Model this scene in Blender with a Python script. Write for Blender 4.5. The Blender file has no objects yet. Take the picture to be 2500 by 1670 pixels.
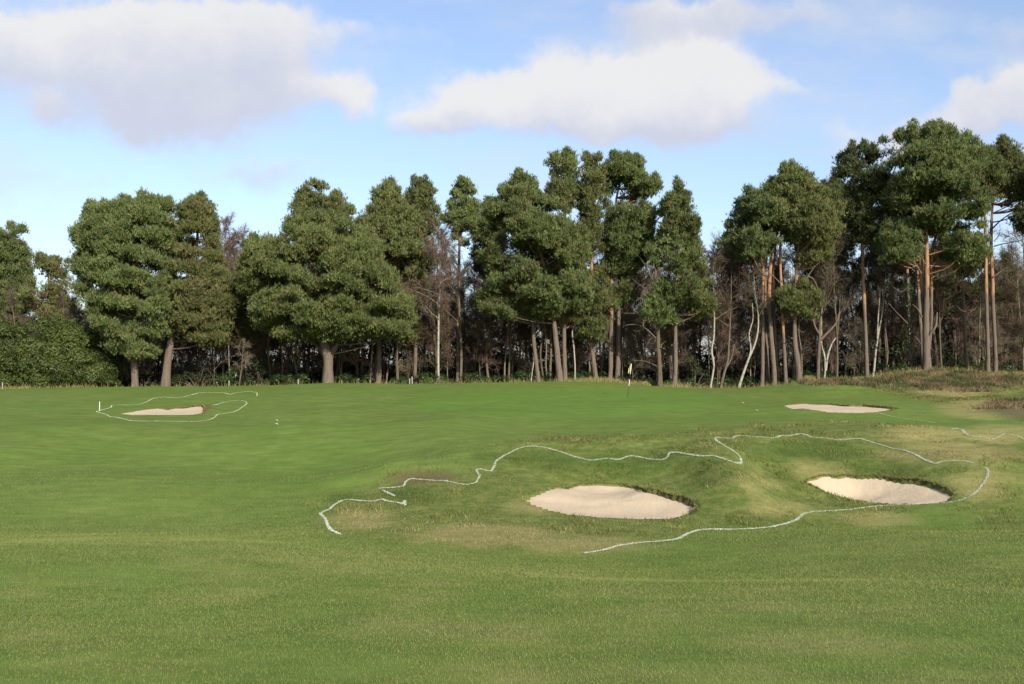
import bpy, math, random
import numpy as np
from mathutils import Vector

C = bpy.context.scene.collection
scene = bpy.context.scene
rng = np.random.default_rng(7)
random.seed(7)
R = math.radians

# ------------------------------------------------------------------ camera
FPX, CXP, CYP, HOR = 2400.0, 1250.0, 835.0, 895.0      # photograph pixels
PITCH = math.atan((HOR - CYP) / FPX)
cam = bpy.data.cameras.new("camera")
cam.sensor_width = 36.0
cam.lens = 36.0 * FPX / 2500.0
cam.clip_start, cam.clip_end = 0.1, 6000
camo = bpy.data.objects.new("camera", cam)
camo.location = (0, 0, 0)
camo.rotation_euler = (R(90) + PITCH, 0, 0)
C.objects.link(camo)
scene.camera = camo

# ------------------------------------------------------------------ light
SUN_EL, SUN_AZ = 27.0, 24.0        # sun behind the camera, AZ degrees to its right
sdir = Vector((math.sin(R(SUN_AZ)) * math.cos(R(SUN_EL)), -math.cos(R(SUN_AZ)) * math.cos(R(SUN_EL)), math.sin(R(SUN_EL))))
sl = bpy.data.lights.new("sun", 'SUN')
sl.energy = 4.6
sl.angle = R(0.6)
sl.color = (1.0, 0.93, 0.80)
so = bpy.data.objects.new("sun", sl)
so.rotation_euler = sdir.to_track_quat('Z', 'Y').to_euler()
so.location = (30, -40, 60)
C.objects.link(so)
scene.view_settings.view_transform = 'Standard'
scene.view_settings.look = 'None'
scene.view_settings.gamma = 1.0
scene.view_settings.exposure = 0.85
SKY_STRENGTH = 0.115

# ------------------------------------------------------------------ node helpers
class NT:
    def __init__(s, tree):
        s.t = tree
        s.t.nodes.clear()
    def n(s, typ, ins=None, **kw):
        nd = s.t.nodes.new(typ)
        for k, v in kw.items():
            setattr(nd, k, v)
        if ins:
            for k, v in ins.items():
                sock = nd.inputs[k]
                if hasattr(v, 'is_linked') or isinstance(v, bpy.types.NodeSocket):
                    s.t.links.new(v, sock)
                else:
                    sock.default_value = v
        return nd
    def math(s, op, a, b=None, c=None, clamp=False):
        ins = {0: a}
        if b is not None: ins[1] = b
        if c is not None: ins[2] = c
        return s.n('ShaderNodeMath', ins, operation=op, use_clamp=clamp).outputs[0]
    def mix(s, f, a, b):
        nd = s.n('ShaderNodeMix', data_type='RGBA')
        for i, v in ((0, f), (6, a), (7, b)):
            if isinstance(v, bpy.types.NodeSocket): s.t.links.new(v, nd.inputs[i])
            else:
                nd.inputs[i].default_value = v if i == 0 else (*v, 1)
        return nd.outputs[2]
    def noise(s, vec, scale, detail=4, rough=0.6, dist=0.0):
        return s.n('ShaderNodeTexNoise', {'Vector': vec, 'Scale': scale, 'Detail': detail, 'Roughness': rough, 'Distortion': dist}).outputs['Fac']
    def smooth(s, v, lo, hi, a=0.0, b=1.0):
        return s.n('ShaderNodeMapRange', {0: v, 1: lo, 2: hi, 3: a, 4: b}, interpolation_type='SMOOTHSTEP').outputs[0]
    def attr(s, name):
        return s.n('ShaderNodeAttribute', attribute_name=name).outputs['Fac']

# ------------------------------------------------------------------ sky with clouds (a function of direction only)
w = bpy.data.worlds.new("World")
scene.world = w
w.use_nodes = True
N = NT(w.node_tree)
sky = N.n('ShaderNodeTexSky', sky_type='NISHITA')
sky.sun_disc = False
sky.sun_elevation = R(SUN_EL)
sky.sun_rotation = R(180 - SUN_AZ)
sky.air_density, sky.dust_density, sky.ozone_density = 1.0, 1.2, 2.0
tc = N.n('ShaderNodeTexCoord').outputs['Generated']
sp = N.n('ShaderNodeSeparateXYZ', {0: tc})
yy = N.math('MAXIMUM', sp.outputs[1], 0.02)
u = N.math('DIVIDE', sp.outputs[0], yy)
v = N.math('DIVIDE', sp.outputs[2], yy)
P = N.n('ShaderNodeCombineXYZ', {0: u, 1: v}).outputs[0]
n1 = N.n('ShaderNodeTexNoise', {'Vector': P, 'Scale': 5.0, 'Detail': 6.0, 'Roughness': 0.55})
off = N.n('ShaderNodeVectorMath', {0: n1.outputs['Color'], 1: (0.5, 0.5, 0.5)}, operation='SUBTRACT').outputs[0]
off = N.n('ShaderNodeVectorMath', {0: off, 'Scale': 0.11}, operation='SCALE').outputs[0]
n1b = N.n('ShaderNodeTexNoise', {'Vector': P, 'Scale': 22.0, 'Detail': 5.0, 'Roughness': 0.6})
off2 = N.n('ShaderNodeVectorMath', {0: n1b.outputs['Color'], 1: (0.5, 0.5, 0.5)}, operation='SUBTRACT').outputs[0]
off2 = N.n('ShaderNodeVectorMath', {0: off2, 'Scale': 0.045}, operation='SCALE').outputs[0]
Pd = N.n('ShaderNodeVectorMath', {0: P, 1: off}, operation='ADD').outputs[0]
Pd = N.n('ShaderNodeVectorMath', {0: Pd, 1: off2}, operation='ADD').outputs[0]
# centre x, y, half width, half height (photo pixels), weight, brightness
CLOUDS = [
 (130,110,150,75,1,.86),(330,70,190,80,1.1,.9),(540,80,170,100,1,.72),(640,150,110,110,.9,.74),(210,190,230,70,1,.62),
 (430,230,260,95,1.1,.52),(330,320,200,60,.7,.5),(110,290,70,40,.6,.7),(560,300,190,55,.6,.6),(770,235,110,50,.9,.95),(850,270,60,42,.8,.95),
 (0,120,90,70,.8,.75),
 (1240,215,150,72,1.1,1.0),(1120,272,120,56,1,.92),(1040,306,75,36,.8,.75),(1480,185,150,80,1.1,1.05),(1650,165,150,76,1.1,1.08),
 (1760,220,120,70,1,1.0),(1915,215,95,34,.5,.8),(1600,280,230,66,1.1,.78),(1420,310,290,46,.9,.62),(1700,345,190,44,.7,.5),(1100,340,120,25,.5,.5),
 (1620,40,170,62,.85,.55),(1780,45,160,58,.8,.55),(1960,0,140,40,.6,.6),
 (2440,280,130,62,1,.72),(2500,220,80,60,.9,.7),(2310,320,150,46,.9,.74),(2070,330,60,48,.5,.8),(2200,350,120,40,.55,.7),(1990,390,90,40,.5,.5),
 (2480,90,130,60,.45,.5),(800,70,110,60,.42,.8),(1010,80,130,55,.38,.75),(640,430,260,40,.4,.6),(-150,200,200,150,1,.7),(2800,200,200,150,1,.7)]
D = 0.0; B = 0.0; T = 0.0
for (px, py, rx, ry, wt, br) in CLOUDS:
    cu, cv, su, sv = (px - CXP) / FPX, (HOR - py) / FPX, FPX / (rx * .95), FPX / (ry * .93)
    q = N.n('ShaderNodeVectorMath', {0: Pd, 1: (su, sv, 0), 2: (-cu * su, -cv * sv, 0)}, operation='MULTIPLY_ADD').outputs[0]
    dd = N.n('ShaderNodeVectorMath', {0: q, 1: q}, operation='DOT_PRODUCT').outputs['Value']
    g = N.math('POWER', 0.36788, dd)
    g = N.math('MULTIPLY', g, wt)
    ys = N.n('ShaderNodeSeparateXYZ', {0: q}).outputs[1]
    bb = N.math('MULTIPLY_ADD', ys, 0.26, br)
    D = N.math('ADD', g, D) if D != 0.0 else g
    B = N.math('MULTIPLY_ADD', g, bb, B)
    T = N.math('MULTIPLY_ADD', g, ys, T)
Bn = N.math('DIVIDE', B, N.math('MAXIMUM', D, 0.001))
n2 = N.noise(P, 9.0, 7, 0.6)
wisp = N.noise(N.n('ShaderNodeMapping', {'Vector': P, 'Scale': (1.0, 2.2, 1)}).outputs[0], 4.0, 6, 0.6)
Dn = N.math('MULTIPLY_ADD', N.math('SUBTRACT', n2, 0.5), 1.35, D)
Tn = N.math('DIVIDE', T, N.math('MAXIMUM', D, 0.001))
n5 = N.noise(P, 34.0, 5, 0.6)
Dn = N.math('MULTIPLY_ADD', N.math('SUBTRACT', n5, 0.5), 0.45, Dn)
hi = N.n('ShaderNodeMapRange', {0: Tn, 1: -0.5, 2: 0.7, 3: 1.25, 4: 0.78}).outputs[0]
alpha = N.n('ShaderNodeMapRange', {0: Dn, 1: 0.14, 2: hi, 3: 0.0, 4: 1.0}, interpolation_type='SMOOTHSTEP').outputs[0]
front = N.smooth(sp.outputs[1], 0.02, 0.2)
alpha = N.math('MULTIPLY', alpha, front)
alpha = N.math('MULTIPLY', alpha, 0.93)
wa = N.math('MULTIPLY_ADD', N.smooth(wisp, 0.40, 0.75), 0.5, .16)
n3 = N.noise(P, 14.0, 5, 0.6)
shade = N.math('MULTIPLY_ADD', N.math('SUBTRACT', n3, 0.5), 0.6, Bn)
shade = N.smooth(shade, 0.42, 1.02)
CW, CG = (4.2, 4.15, 4.1), (3.05, 3.18, 3.75)
ccol = N.mix(shade, CG, CW)
skyc = N.n('ShaderNodeMix', {0: 1.0}, data_type='RGBA', blend_type='MULTIPLY')
N.t.links.new(sky.outputs[0], skyc.inputs[6]); skyc.inputs[7].default_value = (.96, .955, 1.02, 1)
skyw = N.mix(wa, skyc.outputs[2], (3.3, 3.6, 4.1))
final = N.mix(alpha, skyw, ccol)
bg = N.n('ShaderNodeBackground', {'Color': final, 'Strength': SKY_STRENGTH})
N.n('ShaderNodeOutputWorld', {0: bg.outputs[0]})
w.cycles.sampling_method = 'MANUAL'
w.cycles.sample_map_resolution = 512

# ------------------------------------------------------------------ object helpers
def tag(o, label=None, cat=None, group=None, kind=None):
    if label: o['label'] = label
    if cat: o['category'] = cat
    if group: o['group'] = group
    if kind: o['kind'] = kind
    return o

def thing(name, loc, label, cat, group=None, rz=0.0):
    o = bpy.data.objects.new(name, None)
    o.empty_display_size = 0.3
    o.location = loc
    o.rotation_euler = (0, 0, rz)
    C.objects.link(o)
    return tag(o, label, cat, group)

def make_mesh(name, verts, faces, mat, attrs=None, smooth=False):
    """faces: int array (n,3) or (n,4), or a list of such arrays"""
    verts = np.asarray(verts, np.float32)
    fl = faces if isinstance(faces, list) else [faces]
    fl = [np.asarray(f, np.int32) for f in fl if len(f)]
    me = bpy.data.meshes.new(name)
    me.vertices.add(len(verts))
    me.vertices.foreach_set('co', verts.ravel())
    idx = np.concatenate([f.ravel() for f in fl])
    tot = np.concatenate([np.full(len(f), f.shape[1], np.int32) for f in fl])
    st = np.concatenate([[0], np.cumsum(tot)[:-1]]).astype(np.int32)
    me.loops.add(len(idx))
    me.loops.foreach_set('vertex_index', idx)
    me.polygons.add(len(tot))
    me.polygons.foreach_set('loop_start', st)
    me.polygons.foreach_set('loop_total', tot)
    if smooth:
        me.polygons.foreach_set('use_smooth', np.ones(len(tot), bool))
    if attrs:
        for k, a in attrs.items():
            at = me.attributes.new(k, 'FLOAT', 'POINT')
            at.data.foreach_set('value', np.asarray(a, np.float32))
    me.update(calc_edges=True)
    if mat: me.materials.append(mat)
    return me

def obj(name, me, parent=None, **kw):
    o = bpy.data.objects.new(name, me)
    C.objects.link(o)
    if parent: o.parent = parent
    return tag(o, **kw)

class MB:
    """collects tubes and lofts into one mesh"""
    def __init__(s): s.v = []; s.q = []; s.t = []; s.a = []; s.n = 0
    def tube(s, path, rad, sides=6, a=0.0, cap=True, lump=0.0):
        path = np.asarray(path, float); rad = np.asarray(rad, float); n = len(path)
        tg = np.gradient(path, axis=0)
        tg /= np.linalg.norm(tg, axis=1, keepdims=True) + 1e-9
        ref = np.array([0.3, 0.95, 0.05]) if abs(tg[:, 2]).mean() > 0.5 else np.array([0, 0, 1.0])
        e1 = np.cross(tg, ref); e1 /= np.linalg.norm(e1, axis=1, keepdims=True) + 1e-9
        e2 = np.cross(tg, e1)
        th = np.linspace(0, 2 * np.pi, sides, endpoint=False)
        rr = rad[:, None] * np.ones(sides)
        if lump: rr = rr * (1 + rng.normal(0, lump, rr.shape))
        ring = path[:, None, :] + rr[..., None] * (np.cos(th)[None, :, None] * e1[:, None, :] + np.sin(th)[None, :, None] * e2[:, None, :])
        s.v.append(ring.reshape(-1, 3))
        i = np.arange(n - 1)[:, None] * sides; j = np.arange(sides)[None, :]; k = (j + 1) % sides
        s.q.append((np.stack([i + j, i + k, i + sides + k, i + sides + j], -1).reshape(-1, 4) + s.n))
        aa = np.broadcast_to(np.asarray(a, float).reshape(-1, 1) if np.ndim(a) else np.full((n, 1), a), (n, sides))
        s.a.append(aa.ravel())
        s.n += n * sides
        if cap:
            s.v.append(path[-1:] + tg[-1:] * rad[-1] * 0.3); s.a.append(aa[-1:, 0])
            b = s.n - sides
            s.t.append(np.stack([b + np.arange(sides), b + (np.arange(sides) + 1) % sides, np.full(sides, s.n)], -1))
            s.n += 1
    def tris(s, v, a):
        m = len(v) // 3
        s.v.append(v); s.a.append(np.broadcast_to(a, (len(v),)))
        s.t.append(np.arange(len(v)).reshape(m, 3) + s.n); s.n += len(v)
    def mesh(s, name, mat, attr='tint', smooth=True):
        f = []
        if s.q: f.append(np.concatenate(s.q))
        if s.t: f.append(np.concatenate(s.t))
        return make_mesh(name, np.concatenate(s.v), f, mat, {attr: np.concatenate(s.a)}, smooth)

def sstep(a, b, x):
    t = np.clip((x - a) / (b - a), 0, 1)
    return t * t * (3 - 2 * t)

# smooth 2-D value noise for terrain and masks
_ng = np.random.default_rng(3).random((256, 256))
def vnoise(x, y):
    xi = np.floor(x).astype(int); yi = np.floor(y).astype(int)
    fx = x - xi; fy = y - yi
    fx = fx * fx * (3 - 2 * fx); fy = fy * fy * (3 - 2 * fy)
    a = _ng[xi % 256, yi % 256]; b = _ng[(xi + 1) % 256, yi % 256]
    c = _ng[xi % 256, (yi + 1) % 256]; d = _ng[(xi + 1) % 256, (yi + 1) % 256]
    return (a * (1 - fx) + b * fx) * (1 - fy) + (c * (1 - fx) + d * fx) * fy
def fbm(x, y, o=4):
    s = 0; a = .5
    for k in range(o):
        s = s + a * vnoise(x * 2 ** k + 17 * k, y * 2 ** k + 31 * k); a *= .5
    return s / (1 - .5 ** o)

# ------------------------------------------------------------------ terrain heights
def prof(pts):
    p = np.array(pts); t = np.arange(-100, 600, 0.25)
    z = np.interp(t, p[:, 0], p[:, 1])
    k = np.exp(-(np.arange(-16, 17) * 0.25 / 1.3) ** 2); k /= k.sum()
    zp = np.pad(z, 16, mode='edge')
    return t, np.convolve(zp, k, mode='valid')
FRONT = [(-100, -1.2), (-10, -1.5), (0, -1.65), (6.5, -2.10), (9.2, -2.32), (13, -2.74), (18, -3.26)]
BACK = [(62, -1.886), (76, -1.68), (82, -1.82), (95, -2.1), (200, -2.2), (600, -2.2)]
tR, zR = prof(FRONT + [(24, -3.73), (27, -3.30), (31, -2.58), (36, -2.44), (47, -2.25)] + BACK)
tL, zL = prof(FRONT + [(24, -3.70), (29, -3.62), (34, -3.22), (42, -2.78), (52, -2.36)] + BACK)
CREST = np.array([(-600, 955), (0, 950), (250, 944), (500, 944), (700, 939), (800, 935), (1000, 938), (1365, 931), (1480, 933), (1600, 942), (1700, 947), (1800, 947), (1900, 942),
                  (1960, 935), (2060, 929), (2130, 922), (2200, 911), (2270, 904), (2330, 906), (2400, 911), (2500, 917), (3200, 930)], float)
def H0(x, y):
    s = sstep(-7.5, -1.5, x) 
    z = np.interp(y, tL, zL) * (1 - s) + np.interp(y, tR, zR) * s
    px = CXP + FPX * x / np.maximum(y, 1.0)
    row = np.interp(px, CREST[:, 0], CREST[:, 1])
    st = 58 + 6 * sstep(1980, 2150, px)
    z = z + (948 - row) / FPX * 78 * sstep(st, 77, y) * (1 - sstep(84, 100, y))
    z = z + (fbm(x * .7 + 8, y * .5, 3) - .5) * .45 * sstep(19, 23, x) * sstep(60, 66, y) * (1 - sstep(82, 86, y))
    def g(cx, cy, rx, ry): return np.exp(-((x - cx) / rx) ** 2 - ((y - cy) / ry) ** 2)
    z = z + 0.62 * g(6.0, 27.2, 1.0, 3.0) - 0.50 * g(2.9, 28.2, 2.5, 1.5) - 0.60 * g(9.0, 28.0, 2.4, 1.7) + .16 * g(1.5, 31.6, 3.2, .8) + .16 * g(9.2, 32.0, 3.0, .8)
    z = z + 0.30 * g(13.2, 29.0, 1.6, 2.6) + 0.22 * g(14.5, 35.5, 3.0, 1.6) + 0.16 * g(10.5, 33.5, 3.2, 1.2)
    z = z - 0.16 * g(-4.2, 27.2, 1.3, 1.2) + 0.12 * g(-3.4, 29.6, 1.4, .8) + 0.16 * g(-5.2, 29.6, 3.0, 1.2)
    z = z + (fbm(x * .11 + 5, y * .11 + 9, 3) - .5) * .42 * sstep(5, 16, y) * (1 - sstep(60, 74, y) * .7)
    dg = (x * .42 + y * .9)
    z = z + (.09 * np.sin(dg * .62 + 1.2 + .5 * np.sin(x * .16)) + .10 * np.sin((x * .8 - y * .55) * .5 + 2)) * sstep(7, 14, y) * (1 - sstep(38, 60, y))
    z = z + .30 * g(-12, 40.5, 12, 2.6) + .25 * g(-22, 36, 7, 3) - .22 * g(-10, 33.5, 9, 2.6) - .5 * sstep(6, 24, x) * sstep(8, 16, y) * (1 - sstep(20, 27, y))
    z = z + (fbm(x * .6 + 50, y * .6, 3) - .5) * (.05 + .16 * sstep(24, 27, y) * (1 - sstep(34, 38, y)) * sstep(-6, -3, x))
    return z

def rays(pts):
    p = np.asarray(pts, float)
    cx = (p[:, 0] - CXP) / FPX; cy = (CYP - p[:, 1]) / FPX
    return np.stack([cx, math.cos(PITCH) - cy * math.sin(PITCH), math.sin(PITCH) + cy * math.cos(PITCH)], 1)
def ground(pts, h):
    """first points where the sight lines meet the height field h"""
    d = rays(pts)
    ts = np.concatenate([np.arange(4, 40, .05), np.arange(40, 140, .1)])
    X = d[:, 0:1] * ts; Y = d[:, 1:2] * ts; Z = d[:, 2:3] * ts
    below = Z < h(X, Y)
    i = np.where(below.any(1), below.argmax(1), len(ts) - 1)
    t = ts[i]
    return d * t[:, None]
def at_depth(px, py, depth):
    d = rays([(px, py)])[0]
    return d * (depth / d[1])
def z6(pts): return [(760 + a * .46848, 1030 + b * .46854) for a, b in pts]
def z7(pts): return [(1700 + a * .34072, 900 + b * .34063) for a, b in pts]
def z5(pts): return [(180 + a * .22998, 930 + b * .2301) for a, b in pts]

def resample(p, n, closed=True):
    p = np.asarray(p, float)
    q = np.vstack([p, p[:1]]) if closed else p
    L = np.concatenate([[0], np.cumsum(np.linalg.norm(np.diff(q, axis=0), axis=1))])
    s = np.linspace(0, L[-1], n, endpoint=not closed)
    return np.stack([np.interp(s, L, q[:, k]) for k in range(q.shape[1])], 1)

def poly_sd(x, y, poly, pad=3.0):
    """signed distance to a polygon (negative inside); +pad outside its padded box"""
    x = np.asarray(x); out = np.full(x.shape, pad, float)
    lo = poly.min(0) - pad; hi = poly.max(0) + pad
    m = (x > lo[0]) & (x < hi[0]) & (y > lo[1]) & (y < hi[1])
    if not m.any(): return out
    X = x[m]; Y = y[m]; best = np.full(X.shape, 1e9); ins = np.zeros(X.shape, bool)
    for k in range(len(poly)):
        a = poly[k]; b = poly[(k + 1) % len(poly)]
        e = b - a; t = np.clip(((X - a[0]) * e[0] + (Y - a[1]) * e[1]) / (e @ e + 1e-12), 0, 1)
        best = np.minimum(best, (X - a[0] - t * e[0]) ** 2 + (Y - a[1] - t * e[1]) ** 2)
        if a[1] != b[1]:
            c = ((a[1] > Y) != (b[1] > Y)) & (X < (b[0] - a[0]) * (Y - a[1]) / (b[1] - a[1]) + a[0])
            ins ^= c
    dd = np.sqrt(best)
    out[m] = np.where(ins, -dd, np.minimum(dd, pad))
    return out

BUNK = [
 dict(px=z6([(1130,410),(1150,390),(1200,370),(1250,352),(1300,345),(1340,350),(1400,340),(1500,337),(1600,342),(1680,352),(1740,365),(1800,375),(1850,395),(1920,412),(1975,435),(1998,455),(1985,480),(1940,495),(1850,506),(1700,507),(1500,497),(1350,482),(1250,462),(1180,440)]),
      lip=.12, label='large oval sand bunker in the middle of the near bank, below the winding white line'),
 dict(px=z7([(790,825),(850,800),(920,783),(960,785),(1000,800),(1070,788),(1150,800),(1250,795),(1350,805),(1450,822),(1560,825),(1640,840),(1740,870),(1810,895),(1840,912),(1800,945),(1720,960),(1600,967),(1430,968),(1250,955),(1050,920),(920,880),(850,850)]),
      lip=.12, label='near sand bunker on the right with a ragged dry tuft above its upper left lip'),
 dict(px=z7([(635,268),(700,262),(760,255),(850,262),(950,262),(1080,272),(1200,272),(1300,280),(1400,290),(1435,292),(1340,305),(1250,314),(1150,318),(950,312),(850,295),(760,285),(690,290)]),
      lip=.10, far=1, label='far narrow sand bunker beside the green, in front of the tall pines and heather mound'),
 dict(px=z5([(500,348),(600,335),(680,320),(780,308),(900,302),(1000,312),(1080,300),(1160,302),(1250,290),(1350,282),(1375,300),(1372,350),(1320,357),(1100,360),(900,360),(650,362)]),
      lip=.16, far=1, bare=.8, label='far wedge shaped sand bunker with a brown earth lip, beside the thin white stake')]
for b in BUNK:
    p = resample(b['px'], 120)
    g3 = ground(p, H0)
    b['poly'] = g3[:, :2]

def bunker_effect(x, y):
    dz = np.zeros(np.shape(x)); earth = np.zeros(np.shape(x))
    for b in BUNK:
        P = b['poly']; sd = poly_sd(x, y, P, 4.0)
        y0, y1 = P[:, 1].min(), P[:, 1].max(); x0, x1 = P[:, 0].min(), P[:, 0].max()
        back = sstep(.35, .85, (y - y0) / (y1 - y0) + .45 * np.clip((x - (x0 + x1) / 2) / (x1 - x0) * 2, -.6, 1))
        rag = .75 + .5 * fbm(x * 2.2, y * 2.2, 2)
        right = .35 + .65 * sstep(-.2, .5, (x - (x0 + x1) / 2) / (x1 - x0))
        out = np.exp(-(np.maximum(sd, 0) / 1.1) ** 2) * b['lip'] * back * rag * right
        dz = np.where(sd > 0, dz + np.where(sd < 3.9, out, 0), dz - .35 * sstep(0.0, .06, -sd))
        bw = b.get('bare', .08)
        earth = np.maximum(earth, np.where(sd < bw, back * (.8 if bw > .1 else right * .8) * sstep(bw, 0, sd), 0))
    return dz, earth
def H1(x, y):
    return H0(x, y) + np.maximum(bunker_effect(x, y)[0], 0)

# ------------------------------------------------------------------ terrain mesh
def axis(parts):
    o = []
    for a, b, s in parts: o.append(np.arange(a, b - 1e-6, s))
    return np.concatenate(o)
def grow(a, b, s0, k):
    o = [a]; s = s0
    while o[-1] < b: o.append(o[-1] + s); s *= k
    return np.array(o)
xf = np.arange(-26, 24.01, 0.14)
XS = np.concatenate([-grow(26.3, 2500, .35, 1.13)[::-1], xf, grow(24.3, 2500, .35, 1.13)])
YS = np.concatenate([-grow(0, 400, .5, 1.25)[:0:-1], axis([(0, 4, .5), (4, 22.5, .2), (22.5, 33, .07), (33, 45, .22), (45, 60, .12), (60, 90, .3)]), grow(90, 3000, .4, 1.13)])
GX, GY = np.meshgrid(XS, YS)
hz = H0(GX, GY)
dz, earth = bunker_effect(GX, GY)
GZ = hz + dz
nx, ny = len(XS), len(YS)
def wpoly(px, n=40): return ground(resample(px, n), H1)[:, :2]
def ell(cx, cy, rx, ry, n=28):
    t = np.linspace(0, 2 * np.pi, n, endpoint=False)
    return wpoly(np.stack([cx + rx * np.cos(t), cy + ry * np.sin(t)], 1), n)
def mask(polys, soft, amp=1.0, nz=.5, ns=1.2):
    m = np.zeros(GX.shape)
    for p in polys:
        sd = poly_sd(GX, GY, p, max(3.0, soft * 1.5))
        sd = sd + (fbm(GX * ns + 7, GY * ns * .6 + 3, 4) - .5) * soft * 2 * nz
        m = np.maximum(m, sstep(soft, -soft, sd))
    return m * amp
# rough: banks round the bunkers and the right hand shoulder
rough = mask([wpoly([(780,1210),(900,1185),(1010,1150),(1130,1170),(1180,1135),(1270,1080),(1340,1060),(1500,1066),(1640,1062),(1760,1040),(1900,1034),(2100,1030),(2300,1042),(2500,1065),(2520,1320),(2300,1230),(2050,1290),(1800,1290),(1600,1330),(1300,1345),(1000,1330),(850,1300)], 70)], .8)
rough = np.maximum(rough, mask([wpoly([(1960,932),(2060,930),(2160,960),(2290,985),(2400,1010),(2560,1040),(2560,930),(2400,915),(2270,912),(2130,928)], 40)], .8))
dry = mask([ell(1180,1310,170,28), ell(1420,1330,170,22), ell(880,1270,80,20), ell(1850,1185,60,14), ell(1905,1240,70,16), ell(2150,1270,70,18), ell(1310,1235,60,16)], .5, .85, 1.0, 1.6)
dry = np.maximum(dry, mask([ell(2330,1105,150,26), ell(2260,1060,130,22), ell(2440,1060,120,25), ell(2400,1180,80,30), ell(2400,1000,110,24), ell(2330,955,100,14), ell(2010,1148,40,8)], .7, .9, 1.0, 1.2))
dry = np.maximum(dry, mask([ell(590,1405,90,8), ell(1080,1425,40,5), ell(1130,1640,160,14), ell(300,1625,180,18), ell(1700,1645,200,14), 
       ell(2100,1560,160,18), ell(2330,1660,200,22), ell(80,1560,120,20), ell(1900,1445,100,8)], .3, .34, 1.6, 3.0))
heath = mask([wpoly([(2090,932),(2160,922),(2230,908),(2290,906),(2360,910),(2440,920),(2440,950),(2350,956),(2240,950),(2130,945)], 40), ell(2480,1000,70,22), ell(2455,930,40,14)], .7, 1.0, .8)
heath = np.maximum(heath, mask([ell(2050,936,90,6), ell(1030,1168,60,9)], .5, .75, .8))
green = mask([wpoly([(1020,975),(1250,952),(1500,950),(1700,958),(1780,975),(1740,1000),(1500,1020),(1200,1020),(1000,1000)], 40)], 1.0, 1.0, .1)
nf = sstep(20, 7, GY) * sstep(2, 4, GY)
dry = np.maximum(dry, .55 * nf * sstep(.47, .68, .55 * fbm(GX * .9, GY * .9, 4) + .45 * fbm(GX * .3 + 9, GY * .42 + 4, 4)))
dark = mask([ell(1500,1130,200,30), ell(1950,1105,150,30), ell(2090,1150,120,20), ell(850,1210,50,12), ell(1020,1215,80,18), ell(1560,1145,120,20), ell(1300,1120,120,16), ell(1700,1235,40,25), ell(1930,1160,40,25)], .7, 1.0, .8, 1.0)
for b in BUNK:
    pass
earth = np.maximum(earth, mask([ell(1030,1167,80,11)], .35, .8, .8, 2.0))
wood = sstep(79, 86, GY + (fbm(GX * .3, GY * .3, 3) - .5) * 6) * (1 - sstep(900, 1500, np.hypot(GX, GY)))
iy, ix = np.meshgrid(np.arange(ny - 1), np.arange(nx - 1), indexing='ij')
b0 = (iy * nx + ix).ravel()
quads = np.stack([b0, b0 + 1, b0 + nx + 1, b0 + nx], 1)
V = np.stack([GX.ravel(), GY.ravel(), GZ.ravel()], 1)

def bil(F, x, y):
    i = np.clip(np.searchsorted(XS, x) - 1, 0, nx - 2); j = np.clip(np.searchsorted(YS, y) - 1, 0, ny - 2)
    fx = (x - XS[i]) / (XS[i + 1] - XS[i]); fy = (y - YS[j]) / (YS[j + 1] - YS[j])
    return (F[j, i] * (1 - fx) + F[j, i + 1] * fx) * (1 - fy) + (F[j + 1, i] * (1 - fx) + F[j + 1, i + 1] * fx) * fy
def gz(x, y):
    return float(bil(GZ, np.array([float(x)]), np.array([float(y)]))[0])

# ------------------------------------------------------------------ materials
def material(name):
    m = bpy.data.materials.new(name); m.use_nodes = True
    return m, NT(m.node_tree)
def finish(N, col, rough=0.9, normal=None, spec=0.2, transl=None):
    ins = {'Base Color': col, 'Roughness': rough, 'Specular IOR Level': spec}
    if normal is not None: ins['Normal'] = normal
    b = N.n('ShaderNodeBsdfPrincipled', ins)
    out = b.outputs[0]
    if transl is not None:
        t = N.n('ShaderNodeBsdfTranslucent', {'Color': transl[1]})
        out = N.n('ShaderNodeMixShader', {0: transl[0], 1: out, 2: t.outputs[0]}).outputs[0]
    N.n('ShaderNodeOutputMaterial', {0: out})

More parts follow.
